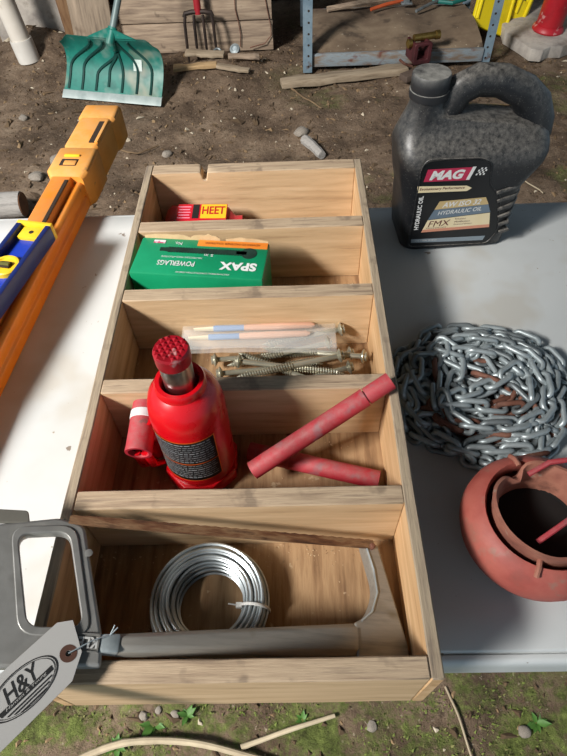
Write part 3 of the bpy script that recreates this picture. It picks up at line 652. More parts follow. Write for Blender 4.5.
# raised panel outline, grip ribs
FR = basis((0, -.0004, 0), (1, 0, 0), (0, 0, 1))      # local x = along the front, y = up, facing the viewer
pan = rpoly([(.009, .012), (.009, .150), (.016, .163), (.092, .160), (.108, .152), (.113, .118), (.136, .094), (.148, .030), (.137, .008)], .008)
pp = [FR @ Vector((a, b, -.0005)) for a, b in pan]
g = G().tube(pp, .0014, 6, closed=True); g.obj('panel_ridge', black_pl, jug)
inn = [((a-.075)*.975+.075, (b-.085)*.975+.085) for a, b in pan]
def flat(pts, name, m_, lift, par=None):
    g = G(); g.add([(FR @ Vector((a, b, lift))) for a, b in pts], [list(range(len(pts)))]); return g.obj(name, m_, par or jug, smooth=0)
lab = flat(inn, 'label', black_label, .0004)
flat([(.0150, .129), (.0180, .1485), (.082, .1475), (.0815, .127)], 'logo_panel', magenta, .0007, lab)
flat([(.0088, .1115), (.0072, .1225), (.080, .1180), (.0885, .1135), (.082, .1090)], 'slogan_panel', cream, .0007, lab)
flat([(.0395, .0801), (.0449, .0941), (.1135, .0959), (.1208, .0831)], 'grade_panel', beige, .0007, lab)
flat([(.0325, .0623), (.0395, .0799), (.1206, .0829), (.1273, .0684)], 'product_panel', blue_print, .0007, lab)
flat([(.026, .0395), (.0326, .0616), (.127, .0675), (.1325, .0405)], 'brand_panel', cream, .0007, lab)
flat([(.026, .0395), (.0275, .0445), (.1315, .0460), (.1325, .0405)], 'brand_stripe', mat('salmon_print', '#c98a70', rough=.5), .0009, lab)
flat([(.013, .0205), (.0122, .0272), (.1305, .0240), (.1285, .0155)], 'volume_strip', mat('grey_blue_strip', '#7d8890', rough=.5), .0007, lab)
g = G(); fx = lambda a, b, l=.0009: FR @ Matrix.Translation((a, b, l))
text_geo(g, 'MAG', .050, .0150, fx(.0475, .1380) @ Matrix.Rotation(-.02, 4, 'Z'), shear=.25, bold=.05, thick=0)
g.obj('logo_lettering', white_ink, lab, smooth=0); g = G()
text_geo(g, '1', .011, .0205, fx(.0815, .138), shear=.35, bold=.07, thick=0)
g.obj('logo_numeral', white_ink, lab, smooth=0); g = G()
text_geo(g, 'HYDRAULIC OIL', .060, .0068, fx(.0165, .0755) @ Matrix.Rotation(PI/2+.02, 4, 'Z'), bold=.03, thick=0)
g.obj('side_lettering', white_ink, lab, smooth=0); g = G()
text_geo(g, 'AW ISO 32', .058, .0090, fx(.079, .0882) @ Matrix.Rotation(.03, 4, 'Z'), shear=.25, bold=.02, thick=0)
g.obj('grade_lettering', white_ink, lab, smooth=0); g = G()
text_geo(g, 'HYDRAULIC OIL', .066, .0070, fx(.079, .0748) @ Matrix.Rotation(.05, 4, 'Z'), shear=.25, bold=.01, thick=0)
g.obj('product_lettering', white_ink, lab, smooth=0); g = G()
text_geo(g, 'U.S. 1 GAL (3.78 L)', .034, .0030, fx(.036, .0232) @ Matrix.Rotation(-.03, 4, 'Z'), thick=0)
g.obj('volume_lettering', white_ink, lab, smooth=0); g = G()
for i in range(5):
    for j in range(4):
        if (i+j) % 2 == 0: g.add([FR @ Vector((.0885+i*.0026+j*.001+a, .134+j*.003+b, .0009)) for a, b in ((0, 0), (.0024, 0), (.003, .0028), (.0006, .0028))], [(0, 1, 2, 3)])
g.obj('checkered_flag', white_ink, lab, smooth=0)
g = G(); text_geo(g, 'FMX', .034, .0105, fx(.0515, .0545) @ Matrix.Rotation(.03, 4, 'Z'), shear=.2, bold=0, thick=0); text_geo(g, 'TECHNOLOGY', .032, .0022, fx(.048, .0465), thick=0)
for k, t_ in enumerate(('Friction', 'Modification', 'Extraordinary')): text_geo(g, t_, (.016, .024, .028)[k], .0032, fx((.083, .087, .089)[k], .0607-.0052*k), thick=0)
text_geo(g, 'Evolutionary Performance', .066, .0056, fx(.0445, .1158) @ Matrix.Rotation(-.03, 4, 'Z'), shear=.1, bold=.01, thick=0)
g.obj('dark_lettering', mat('maroon_print', '#5a1c1c', rough=.5), lab, smooth=0)
for k in range(6):
    zz = .105-k*.0145; w0 = .128+k*.0045
    G().tube([(w0, -.0005, zz-.004), (w0+.014, -.001, zz+.001), (.160, .004, zz+.002), (.168, .016, zz+.003)], .0032, 8).obj('grip_rib', black_pl, jug)

# ------------------------------------------------------------------ heap of chain
ch = thing('steel_chain', 'heap of galvanised steel chain with a few rusty links beside the jug', 'chain', (.238, .432, T))
def link_mesh(mats, name):
    g = G(); Lh, Wh, rr = .0135, .0076, .0035; pts = []
    for k in range(9): a = -PI/2+PI*k/8; pts.append((Lh-Wh+Wh*math.cos(a)+.004, Wh*math.sin(a), 0))
    for k in range(9): a = PI/2+PI*k/8; pts.append((-(Lh-Wh)-.004+Wh*math.cos(a), Wh*math.sin(a), 0))
    g.tube(pts, rr, 7, closed=True); return g.mesh(name, mats, smooth=60)
lm, lm2, lm3 = link_mesh([galv], 'link'), link_mesh([rust], 'link_rust'), link_mesh([galv_dull], 'link_dull')
rnd = random.Random(21); NL = 300; pitch = .0225; pos = Vector((.05, -.02, 0)); ang = 0; P = []; ax_, ay_ = .117, .108; cell = .011; hm = {}
def hcell(q): return (round(q.x/cell), round(q.y/cell))
for i in range(NL):
    lim = 1-.38*(i/NL)**1.5; best = None
    for tr in range(16):
        a = ang+rnd.gauss(0, .6 if tr < 9 else 1.6); q = pos+Vector((math.cos(a), math.sin(a), 0))*pitch
        rho = (abs(q.x/ax_)**2.6+abs(q.y/ay_)**2.6)**(1/2.6)
        hq = hm.get(hcell(q), 0); cost = hq*(90 if i < NL*.8 else 40)+max(0, rho-lim)*30+abs(a-ang)*.18+rnd.random()*.25
        if best is None or cost < best[0]: best = (cost, a, q, hq)
    _, ang, q, hq = best; q = q.copy(); c = hcell(q); q.z = .0065+hq*.85; P.append(q); pos = Vector((q.x, q.y, 0))
    for dx in (-1, 0, 1):
        for dy in (-1, 0, 1):
            k = (c[0]+dx, c[1]+dy); hm[k] = max(hm.get(k, 0), hq+(.0082 if dx == dy == 0 else .0055))
P = [P[0]]+[(P[i-1]+P[i]*2+P[i+1])/4 for i in range(1, NL-1)]+[P[-1]]
roll = 0
for i in range(1, NL-1):
    t = (P[i+1]-P[i-1]).normalized(); roll = (PI/2 if i % 2 else 0)+rnd.uniform(-.5, .5)+.6
    rusty = rnd.random() < .035 or (100 < i < 106) or (214 < i < 219) or (250 < i < 254)
    me = lm2 if rusty else (lm3 if rnd.random() < .18 else lm)
    qt = t.to_track_quat('X', 'Z') @ Matrix.Rotation(roll, 3, 'X').to_quaternion()
    zz = max(P[i].z, .0036+.0076*abs(math.sin(roll))+.0136*abs(t.z))
    link('link', me, ch, (P[i].x, P[i].y, zz), qt.to_euler())

# ------------------------------------------------------------------ red pot
pt = thing('iron_pot', 'squat weathered red iron pot with a split rim and wire bail', 'pot', (.2425, .2330, T))
prof = [(.040, .0), (.050, .004), (.064, .016), (.072, .032), (.0755, .046), (.074, .059), (.0685, .070), (.0605, .0770), (.0575, .0785), (.0555, .075), (.0555, .062), (.068, .046), (.058, .016)]
g = G(); g.lathe(prof, 56, caps=True); g.obj('bowl', red_cast, pt, smooth=50)
g = G(); seg = 64; rings = []
for (R, z_, k) in ((.0485, .046, 0), (.0500, .070, .2), (.0518, .082, .7), (.0528, .089, 1), (.0495, .0895, 1), (.0470, .083, .8), (.0440, .072, .3), (.0435, .042, 0)):
    ring = []
    for j in range(seg):
        a = 2*PI*j/seg; d = k*(.0035*math.sin(2*a+.6)+.002*math.sin(5*a)+.003*math.sin(a-2)); dent = -.010*k*math.exp(-((math.degrees(a)-118)/9)**2)
        ring.append(((R+d*.5+dent)*math.cos(a)+.0015, (R+d*.5+dent)*math.sin(a), z_+d+dent*.4))
    rings.append(ring)
g.loft(rings, caps=False); g.obj('rim', red_rim, pt, smooth=60)
G().lathe([(.0, .043), (.0440, .043), (.0445, .046)], 32, caps=False).obj('inside', hollow_black, pt)
def spoke(a0, r0, r1, z0, z1, rr, name, m_):
    a = math.radians(a0); G().tube([(r0*math.cos(a), r0*math.sin(a), z0), ((r0+r1)/2*math.cos(a), (r0+r1)/2*math.sin(a), (z0+z1)/2+.003), (r1*math.cos(a), r1*math.sin(a), z1)], rr, 8).obj(name, m_, pt)
spoke(248, .051, .067, .0800, .0755, .0026, 'lug', red_rim); spoke(105, .052, .067, .081, .0755, .0028, 'lug', red_rim)
G().tube([(-.016, -.030, .079), (-.004, -.024, .087), (.018, -.012, .096), (.046, .004, .098), (.070, .014, .086)], .0027, 8).obj('bail_wire', red_dusty, pt)
G().tube([(-.010, .036, .089), (.01, .044, .098), (.040, .046, .102), (.070, .040, .09)], .0028, 8).obj('bail_wire', red_dusty, pt)

# ------------------------------------------------------------------ orange case and blue level
ca = math.atan2(.036, .404)
cs = thing('plastic_case', 'long dusty orange plastic case with a bulky end cap overhanging the table', 'case', (-.4195, .441, T), (0, 0, -ca))
g = G(); W2 = .0275; L0, L1 = -.40, .58
secp = [(-W2, .006), (-W2+.004, 0), (W2-.003, 0), (W2, .004), (W2, .020), (W2-.004, .023), (W2-.004, .028), (W2, .031), (W2, .046), (W2-.005, .050), (W2-.011, .050), (W2-.0125, .046), (W2-.0165, .046), (W2-.018, .060), (-W2+.005, .060), (-W2, .055)]
g.loft([[(a, y, b) for a, b in secp] for y in (L0, -.1, .2, L1)]); g.obj('body', orange_pl, cs, bev=.0012)
def capblock(y0, y1, wl_, wr_, zt, name):
    g = G(); o = []
    for y, s_ in ((y0, .0), (y0+.012, 1), (y1-.012, 1), (y1, .0)):
        e = 1 if s_ else .0
        o.append([(a, y, b) for a, b, _ in rrect(-wl_-.0+(1-e)*.008, wr_-(1-e)*.008, .0, zt-(1-e)*.006, .008, 0, 3)])
    g.loft(o); return g.obj(name, orange_cap, cs, bev=0)
c1 = capblock(.425, .515, .036, .037, .0665, 'latch_block')
c2 = capblock(.505, .650, .031, .0325, .0660, 'end_cap'); c3 = capblock(.600, .665, .034, .0385, .0675, 'end_bumper')
G().box((.0195, .558, .0655), (.0105, .072, .004)).obj('slot', dark_slot, c2); G().box((.0285, .558, .0672), (.006, .076, .005)).obj('slot_lip', orange_cap, c2, bev=.0012)
G().box((-.002, .458, .0660), (.030, .020, .003)).obj('latch_recess', dark_slot, c1, bev=.001); G().box((.001, .4555, .0672), (.022, .013, .003)).obj('latch_tab', orange_cap, c1, bev=.002); G().box((-.002, .478, .0672), (.028, .006, .004)).obj('latch_bar', yellow_pl, c1, bev=.0015)
G().box((.0055, .33, .0600), (.006, .17, .002)).obj('slot', dark_slot, cs)
la = math.atan2(.0345, .16)
lv = thing('spirit_level', 'blue spirit level with yellow vials lying on the orange case', 'level', (-.384, .702, T+.0605), (0, 0, -la))
Wl = .0275; Lb = -.62
for sx in (-1, 1):
    G().box((sx*(Wl-.004), (Lb)/2, .0130), (.008, -Lb, .026)).obj('rail', blue_pl, lv, bev=.0015)
G().box((0, Lb/2, .010), (2*Wl-.014, -Lb-.004, .010)).obj('web', mat('blue_web', ['#1634a0', '#1b3cb0'], 12, 4, .4), lv)
G().box((0, .003, .0130), (2*Wl+.001, .007, .0268)).obj('end_cap', yellow_pl, lv, bev=.0015)
g = G(); g.box((.001, -.0145, .0175), (.032, .023, .008)); e2 = g.obj('end_block', yellow_pl, lv, bev=.001); G().lathe([(.0036, 0), (.0036, .0005)], 14).obj('hang_hole', dark_slot, e2, (.002, -.014, .0214))
for yv in (-.088, -.36):
    g = G(); g.lathe([(.0205, .008), (.0205, .0215), (.019, .023), (.0155, .023), (.0145, .021), (.0, .021)], 32, caps=False)
    vr = g.obj('vial_ring', yellow_pl, lv, (0, yv, 0)); G().box((0, 0, .0225), (.017, .012, .003)).obj('vial_bezel', dark_slot, vr, bev=.001)
    G().tube([(-.0075, 0, .0235), (.0075, 0, .0235)], .0035, 10).obj('vial_tube', vial, vr)
G().box((0, -.155, .0155), (2*Wl-.017, .05, .0015)).obj('red_label', mat('red_label', '#a01222', rough=.5), lv)

# ------------------------------------------------------------------ log behind the table
lg = thing('log', 'short grey-barked log with a brown cut end on the soil behind the table', 'log', (-1.083, 1.885, .040), (0, 0, math.radians(4)))
g = G(); n = 22; rings = []
for x, k in ((-.55, 1.05), (-.4, 1.0), (-.2, 1.03), (-.08, 1), (0, .97), (.045, .94)):
    rings.append([(x, .050*k*math.cos(2*PI*j/n)*(1+.08*noise.noise(Vector((x*6, j*.9, 0)))), .050*k*math.sin(2*PI*j/n)*(1+.08*noise.noise(Vector((x*6, j*.9, 4))))) for j in range(n)])
g.loft(rings); g.obj('bark', bark, lg, smooth=60)
g = G(); g.lathe([(.0, .0), (.046, .0), (.044, .004), (0, .005)], 22, Matrix.Translation((.0455, 0, 0)) @ Matrix.Rotation(PI/2, 4, 'Y'), caps=False, wob=.04); g.obj('cut_end', log_end, lg)

# ------------------------------------------------------------------ snow shovel
sh = thing('snow_shovel', 'teal plastic snow shovel with curved ribbed blade leaning on the planks', 'shovel', (-.857, 2.75, .005), (0, 0, math.radians(-13.5)))
def bl(u, v):   # u -1..1 across, v 0..1 up
    x = .256*u*(1-.05*v)+.016*v; z = .262*v-.035*smstep(.78, 1.0, abs(u))*v**3
    y = .085*math.sin(v*PI*.85)-.03*v*v+.05*v+.012*u*u*v
    return Vector((x, y, z))
g = G(); NU, NV = 28, 16; vs = [bl(-1+2*i/NU, j/NV) for i in range(NU+1) for j in range(NV+1)]
vs2 = [q+Vector((0, .005, 0)) for q in vs]; fs = []; n1 = len(vs); k_ = NV+1
for i in range(NU):
    for j in range(NV):
        a = i*k_+j; q = (a, a+k_, a+k_+1, a+1); fs += [q, tuple(t+n1 for t in q[::-1])]
for i in range(NU): fs += [(i*k_, i*k_+n1, (i+1)*k_+n1, (i+1)*k_), (i*k_+NV, (i+1)*k_+NV, (i+1)*k_+NV+n1, i*k_+NV+n1)]
for j in range(NV): fs += [(j, j+1, j+1+n1, j+n1), (NU*k_+j, NU*k_+j+n1, NU*k_+j+1+n1, NU*k_+j+1)]
g.add(vs+vs2, fs); bld = g.obj('blade', teal_pl, sh, smooth=60)
g = G(); g.loft([[bl(u, v)+Vector((0, dy, 0)) for v, dy in ((0, -.003), (.10, -.004), (.10, .008), (0, .008))] for u in [-1.01+2.02*i/16 for i in range(17)]]); g.obj('edge_strip', strip_metal, sh, smooth=60)
cu_, cv = .12, .93
for k, (ub, vb, bulge) in enumerate(((-.90, .12, -.55), (-.62, .12, -.38), (-.33, .12, -.16), (-.08, .18, -.03), (.20, .12, .05), (.50, .12, .10), (.78, .12, .10))):
    pts = []; ut = cu_+(-.10+.03*k); vt = .94-.05*abs(k-3.5)*.5-(.22 if 1 < k < 5 else 0)
    if k in (5, 6): ut = .2+.22*(k-5); vt = .93
    if k in (0, 1): ut = -.34+.26*k; vt = .93
    for i in range(15):
        t = i/14; v = vb+(vt-vb)*t; u = ub+(ut-ub)*smstep(.35, 1.0, t)**1.1
        pts.append(bl(u, v)+Vector((0, -.004, 0)))
    G().tube(pts, .0062, 6).obj('rib', teal_dark, sh)
base = bl(cu_, .80)
Rm = Matrix.Rotation(math.radians(13.5), 3, 'Z')
d_w = Vector((.049, .060, .116)).normalized(); d_l = Rm @ d_w
p0 = bl(cu_-.02, .74)+Vector((0, -.006, 0)); p1 = bl(cu_, .95)+Vector((0, -.012, .0)); p2 = p1+d_l*.10; p3 = p1+d_l*.98
g = G().tube([p0, p1, p1+d_l*.06], [.010, .020, .021], 12); g.obj('socket', teal_pl, sh, smooth=60)
g = G(); g.loft([[bl(u, .97)+Vector((0, -.002, .0)), bl(u, .97)+Vector((0, .006, 0)), bl(u, .97)+Vector((0, .006, hh)), bl(u, .97)+Vector((0, -.002, hh))] for u, hh in ((-.38, .004), (-.2, .022), (0, .040), (.12, .05), (.25, .040), (.45, .020), (.62, .004))]); g.obj('top_gusset', teal_pl, sh, smooth=60)
g = G().tube([p1+d_l*.04, p3], .0155, 12); g.obj('shaft', shaft_grey, sh)
g = G(); x = Rm @ Vector((1, 0, 0)); g.tube([p3-x*.0, p3+d_l*.05-x*.06, p3+d_l*.11-x*.06, p3+d_l*.11+x*.06, p3+d_l*.05+x*.06, p3], .012, 10); g.obj('grip', teal_pl, sh)
g = G(); g.add([bl(u, v)+Vector((0, -.002, 0)) for u, v in ((.41, .42), (.58, .42), (.585, .60), (.415, .60))], [(0, 1, 2, 3)]); g.obj('sticker', mat('white_sticker', ['#aebfb6', '#d0d8d2'], 30, rough=.6), sh, smooth=0)

# ------------------------------------------------------------------ garden fork
fk = thing('garden_fork', 'rusty four-tined garden fork with red socket leaning on the planks', 'fork', (-.440, 3.172, -.025), (-.11, 0, 0))
fm = mat('dark_fork_steel', ['#2a2320', '#3d332e', '#4a3b33'], 12, 5, .6, .6)
for k in range(4):
    x = -.072+.048*k; G().tube([(x*.92, .0, .232), (x, -.012, .20), (x*1.03, -.014, .10), (x*1.06, -.004, .0)], [.0105, .0115, .0105, .005], 8, flat=.7).obj('tine', fm, fk)
g = G().tube([(-.070, 0, .225), (-.066, 0, .240), (-.03, 0, .246), (.03, 0, .246), (.066, 0, .240), (.070, 0, .225)], .0115, 8); g.obj('shoulder', fm, fk)
G().tube([(0, 0, .235), (0, .002, .27), (0, .002, .42)], [.016, .018, .017], 12).obj('socket', mat('red_socket', ['#8f1420', '#a91a26'], 10, 4, .5), fk)
G().tube([(0, .002, .40), (0, .004, 1.05)], .016, 12).obj('shaft', grey_wood_v, fk); G().tube([(-.055, .004, 1.06), (.055, .004, 1.06)], .016, 12).obj('grip', grey_wood, fk)
g = G(); cxw, rw = -.165, .095
g.tube([(cxw-.085+.01*math.sin(z*20), 3.272, z) for z in (.02, .08, .14, .2, .3, .42)]+[(cxw-.03, 3.272, .50), (cxw+.03, 3.272, .46)]+[(cxw+.075+.012*math.sin(z*18), 3.272, z) for z in (.34, .24, .18, .12, .07)]+[(cxw+.05, 3.262, .035), (cxw-.03, 3.255, .02)], .0026, 6)
tag(g.obj('wire_loop', rust, smooth=60), 'thin rusty wire loop hanging against the planks right of the fork', 'wire')
def ring_(loc, rot, R, rr, m_, lab, nm):
    g = G().tube([(R*math.cos(2*PI*i/18), R*math.sin(2*PI*i/18), 0) for i in range(18)], rr, 8, closed=True); tag(g.obj(nm, m_, None, loc, rot), lab, 'ring')
ring_((-.355, 3.115, .062), (.6, .1, 0), .018, .006, galv_dull, 'small grey metal ring on the soil below the fork', 'metal_ring')
g = G(); g.lathe([(.02, 0), (.026, .004), (.026, .02), (.015, .026), (.012, .02), (.0, .02)], 18, caps=False); tag(g.obj('metal_fitting', galv, None, (-.262, 3.14, .056), (.7, -.3, 0)), 'small round silver fitting on the soil beside the fork tines', 'fitting')
def slab(name, pts, th, loc, rot, m_, lab, cat, group=None):
    g = G().prism(pts, 0, th); return tag(g.obj(name, m_, None, loc, rot, bev=min(.004, th*.3)), lab, cat, group)
def chip(L, Wd, sd):
    rr = random.Random(sd); top_ = [(-L/2+L*i/7, Wd/2*(.6+.5*rr.random())) for i in range(8)]; bot = [(L/2-L*i/7, -Wd/2*(.6+.5*rr.random())) for i in range(8)]; return top_+bot
slab('wood_scrap', chip(.20, .06, 1), .016, (-.42, 3.10, .055), (.1, .05, -.1), pale_wood, 'flat wood scrap lying across the soil under the fork', 'wood scrap', 'wood scraps on the soil')
slab('wood_scrap', chip(.22, .05, 2), .018, (-.46, 2.98, .045), (.05, -.03, .05), mat('yellow_split_wood', ['#8a6f4a', '#b0926a', '#c4a67c'], 5, 6, .9, stretch=(2, 16, 16)), 'yellowish split wood scrap right of the snow shovel', 'wood scrap', 'wood scraps on the soil')
slab('wood_scrap', chip(.17, .05, 3), .016, (-.27, 2.96, .04), (-.06, .08, -.22), pale_wood, 'pale curled wood scrap on the soil near the fork', 'wood scrap', 'wood scraps on the soil')
slab('wood_scrap', chip(.16, .05, 4), .014, (-.22, 3.08, .045), (.1, .1, .1), grey_wood, 'grey wood scrap beside the metal fitting', 'wood scrap', 'wood scraps on the soil')

# ------------------------------------------------------------------ white pipe
pp_ = thing('downpipe', 'dirty white plastic pipe with a collar standing on the soil', 'pipe', (-1.385, 3.235, .0), (-.05, -.09, 0))
G().lathe([(.050, .03), (.050, 1.6)], 28).obj('pipe', white_pvc, pp_); G().lathe([(.052, .0), (.0575, .002), (.0575, .105), (.056, .110), (.050, .110)], 28).obj('collar', mat('clean_white_collar', ['#c3bdb3', '#d8d4cc'], 6, 4, .45), pp_)

# ------------------------------------------------------------------ low shelf at the back
sf = thing('steel_shelf', 'low storage shelf with pale blue steel posts and dirty plywood', 'shelf', (.55, 3.0, 0))
def post(x, y, nm='post', h=1.3):
    g = G(); g.box((0, 0, h/2), (.044, .003, h)); g.box((-.021 if x < 0 else .021, .02, h/2), (.003, .04, h)); po = g.obj(nm, blue_steel, sf, (x, y, .0), bev=0)
    g = G()
    for k in range(int(h/.05)): g.lathe([(.0055, 0), (.0055, .0006)], 8, Matrix.Translation((.004 if x < 0 else -.004, -.0017, .03+k*.05)) @ Matrix.Rotation(PI/2, 4, 'X'))
    g.obj('bolt_holes', dark_slot, po)
post(-.445, -.01); post(.455, .02); post(-.445, .56); post(.455, .56)
g = G(); NXs, NYs = 20, 10; vs = []
for i in range(NXs+1):
    for j in range(NYs+1):
        vs.append((-.42+.85*i/NXs, .035+.53*j/NYs, .082+.035*math.sin(PI*j/NYs)**.7*(.75+.25*math.sin(i*.7))+.004*noise.noise(Vector((i*.6, j*.8, 0)))))
n1 = len(vs); vs += [(a, b, .066) for a, b, c in vs]; k_ = NYs+1; fs = []
for i in range(NXs):
    for j in range(NYs): a = i*k_+j; q = (a, a+k_, a+k_+1, a+1); fs += [q, tuple(t+n1 for t in q[::-1])]
for i in range(NXs): fs += [(i*k_, i*k_+n1, (i+1)*k_+n1, (i+1)*k_), (i*k_+NYs, (i+1)*k_+NYs, (i+1)*k_+NYs+n1, i*k_+NYs+n1)]
g.add(vs, fs); g.obj('shelf_panel', dirty_ply, sf, smooth=60)
G().box((.003, .018, .048), (.86, .022, .060)).obj('front_rail', old_paint, sf, bev=.003); G().box((.003, .575, .048), (.86, .022, .06)).obj('back_rail', old_paint, sf, bev=.003)
bd = slab('timber_skid', chip(.64, .085, 8), .03, (.285, 2.905, .0), (0, 0, math.radians(10)), pale_wood, 'long pale split board on the soil in front of the shelf', 'board')
def rod(nm, a, b, rr, m_, lab, cat, seg=8):
    a, b = Vector(a), Vector(b); mid = (a+b)/2+Vector((0, 0, rr*.4)); o = G().tube([a, mid, b], [rr, rr*1.05, rr*.9], seg).obj(nm, m_); tag(o, lab, cat); return o
rod('wooden_stick', (.225, 3.43, .128), (.63, 3.55, .128), .014, grey_wood, 'grey wooden stick lying on the dirty shelf panel', 'stick')
rod('painted_stick', (.455, 3.40, .13), (.64, 3.50, .132), .009, orange_stick, 'short orange painted stick on the shelf beside the grey one', 'stick')
rod('steel_bar', (.69, 3.36, .128), (.86, 3.52, .128), .008, galv_dull, 'dark steel bar lying on the shelf', 'bar')
tag(G().tube([(.80, 3.50, .125), (.90, 3.46, .125), (1.0-.02, 3.50, .128)], .010, 10).obj('hose_piece', teal_hose), 'piece of teal hose at the right end of the shelf', 'hose')
g = G().box((0, 0, .06), (.03, .03, .12)); g.box((0, 0, .004), (.06, .05, .008)); tag(g.obj('steel_stub', galv_dull, None, (.655, 3.48, .125), bev=.002), 'short square steel stub standing on the shelf', 'stub')

# ------------------------------------------------------------------ coupler
cp = thing('trailer_coupler', 'maroon iron coupler with square opening and brass pin before the shelf', 'coupler', (.645, 2.93, .035), (0, 0, .25))
sq = rpoly([(-.045, .03), (.045, .03), (.045, .125), (-.045, .125)], .012); sqi = rpoly([(-.026, .050), (.026, .050), (.026, .112), (-.026, .112)], .006)
plate('front_plate', [sq, sqi], .02, maroon, cp, .003, (0, -.03, 0), (PI/2, 0, 0))
g = G(); g.box((-.036, .02, .078), (.014, .09, .085)).box((.036, .02, .078), (.014, .09, .085)).box((0, .03, .042), (.075, .07, .014)); g.obj('channel', maroon, cp, bev=.003)
G().lathe([(.016, -.07), (.016, .04), (.020, .042), (.020, .062), (.012, .066)], 18, Matrix.Translation((.045, .03, .125)) @ Matrix.Rotation(PI/2, 4, 'Y')).obj('pin', brass, cp)
G().lathe([(.020, .0), (.021, .018), (.011, .024)], 14, Matrix.Translation((-.044, .01, .112)) @ Matrix.Rotation(-PI/2, 4, 'Y')).obj('bolt', brass, cp)
G().tube([(-.05, -.045, .03), (-.10, -.06, .055), (-.125, -.055, .075)], .006, 8).obj('lever', rust, cp)
G().box((-.06, -.05, .004), (.16, .055, .03)).obj('tongue', mat('dull_rust_bar', ['#4f423a', '#6b5a4e'], 12, 5, .8, .3), cp, rot=(0, 0, .35), bev=.006)

# ------------------------------------------------------------------ yellow panels, concrete slab, red cylinder
def ypanel(nm, loc, rot, wd, hh, lab, slots):
    t = thing(nm, lab, 'panel', loc, rot, 'yellow plastic panels'); out = rpoly([(-wd/2, 0), (wd/2, 0), (wd/2, hh), (-wd/2, hh)], .03)
    sl = [rpoly([(a-.011, b), (a+.011, b), (a+.011, b+.07), (a-.011, b+.07)], .006) for a, b in slots]
    plate('panel', [out]+sl, .022, yellow_bg, t, .005, (0, 0, 0), (PI/2, 0, 0))
    g = G().tube([(-wd/2+.02, -.012, .03), (-wd/2+.02, -.012, hh-.03)], .009, 8); g.tube([(wd/2-.02, -.012, .03), (wd/2-.02, -.012, hh-.03)], .009, 8); g.obj('rib', yellow_bg, t)
ypanel('yellow_panel', (1.085, 3.33, .03), (-.45, .42, .30), .25, .6, 'wide bright yellow plastic panel leaning behind the shelf post', [])
ypanel('yellow_panel', (1.262, 3.44, .03), (-.40, .45, .15), .10, .6, 'narrow slotted bright yellow plastic panel leaning beside the wide one', [(0, .10), (0, .23), (0, .36)])
cb = slab('concrete_slab', [(1.165, 3.33), (1.155, 3.26), (1.205, 3.14), (1.235, 3.05), (1.29, 3.035), (1.34, 3.075), (1.40, 3.07), (1.47, 3.115), (1.8, 3.13), (1.8, 3.7), (1.165, 3.7)], .058, (0, 0, -.008), (0, 0, 0), concrete, 'broken concrete slab under the red cylinder', 'concrete')
rc = thing('red_cylinder', 'scuffed red metal cylinder with flared foot standing on the concrete slab', 'cylinder', (1.375, 3.265, .050), (0, .06, 0))
rcm = mat('chipped_red_paint', ['#8c1620', '#b01c28', '#a81a26'], 8, 5, .45, spots=[('#c99a98', 22, .62, .06, .7)])
G().lathe([(.060, .015), (.066, .03), (.066, .45), (.050, .49)], 28).obj('barrel', rcm, rc); G().lathe([(.058, 0), (.079, .001), (.082, .008), (.078, .020), (.068, .030)], 28).obj('foot', rcm, rc)

# ------------------------------------------------------------------ ground clutter
def rock_mesh(sd):
    rr = random.Random(sd); bm = bmesh.new(); bmesh.ops.create_icosphere(bm, subdivisions=2, radius=1)
    for v in bm.verts: v.co = v.co*(1+.28*noise.noise(v.co*1.6+Vector((sd*3.1, 0, 0)))); v.co.z *= .62; v.co.x *= 1.2
    me = bpy.data.meshes.new('stone'); bm.to_mesh(me); bm.free(); me.materials.append(stone_m); me.shade_smooth(); me.set_sharp_from_angle(angle=.6); return me
RK = [rock_mesh(i) for i in range(5)]
stones = [(-1.06, 2.13, .028, 'rounded grey stone on the soil above the log'), (-1.00, 2.25, .035, 'broad flat stone behind the end of the orange case'), (-.53, 2.28, .02, 'small stone on bare soil left of the tray'),
 (-.23, 2.02, .022, 'brownish stone just behind the left rear corner of the tray'), (.06, 2.42, .03, 'dark elongated stone on the soil behind the tray'), (-1.25, 2.62, .02, 'small stone on the soil under the white pipe'), (1.07, 3.02, .02, 'tan stone chip beside the concrete slab'),
 (-.33, .165, .009, 'pale pebble under the front edge of the tray'), (-.30, .175, .007, 'tiny pale pebble second from the left under the tray edge'), (-.265, .168, .008, 'angular pebble in the moss below the tray front'), (.14, .14, .010, 'stone in the dark soil below the tray front right corner'), (.45, .13, .012, 'stone in the soil under the right side of the table')]
for i, (x, y, s_, lab_) in enumerate(stones):
    o = link('stone', RK[i % 5], None, (x, y, gh(x, y)+s_*.25), (0, 0, i*1.7)); o.scale = (s_, s_, s_); tag(o, lab_, 'stone', 'stones on the soil')
g = G(); rr = random.Random(3)
for k in range(11000):
    x, y = rr.uniform(-1.9, 2.0), rr.uniform(-.1, 3.5)
    if y < .9 and rr.random() < .3: continue
    s_ = rr.uniform(.0025, .0095)*(1.8 if rr.random() < .10 else 1); h = gh(x, y); L_ = rr.choice((1, 1, 1.6, 3))
    a = rr.uniform(0, PI); ca_, sa_ = math.cos(a), math.sin(a); vs = []
    for (u, v, w_) in ((1, 0, 0), (-.5, .8, 0), (-.6, -.7, 0), (0, .1, .9), (.3, .6, .4), (-.2, -.5, .5)):
        u, v, w_ = [q*s_*(1+.3*rr.uniform(-1, 1)) for q in (u*L_, v, w_)]; vs.append((x+u*ca_-v*sa_, y+u*sa_+v*ca_, h+w_-.001))
    g.cur = 0 if rr.random() < .72 else (1 if rr.random() < .75 else 2)
    g.add(vs, [(0, 4, 3), (4, 1, 3), (1, 2, 3), (2, 5, 3), (5, 0, 3), (0, 1, 4), (0, 5, 2)])
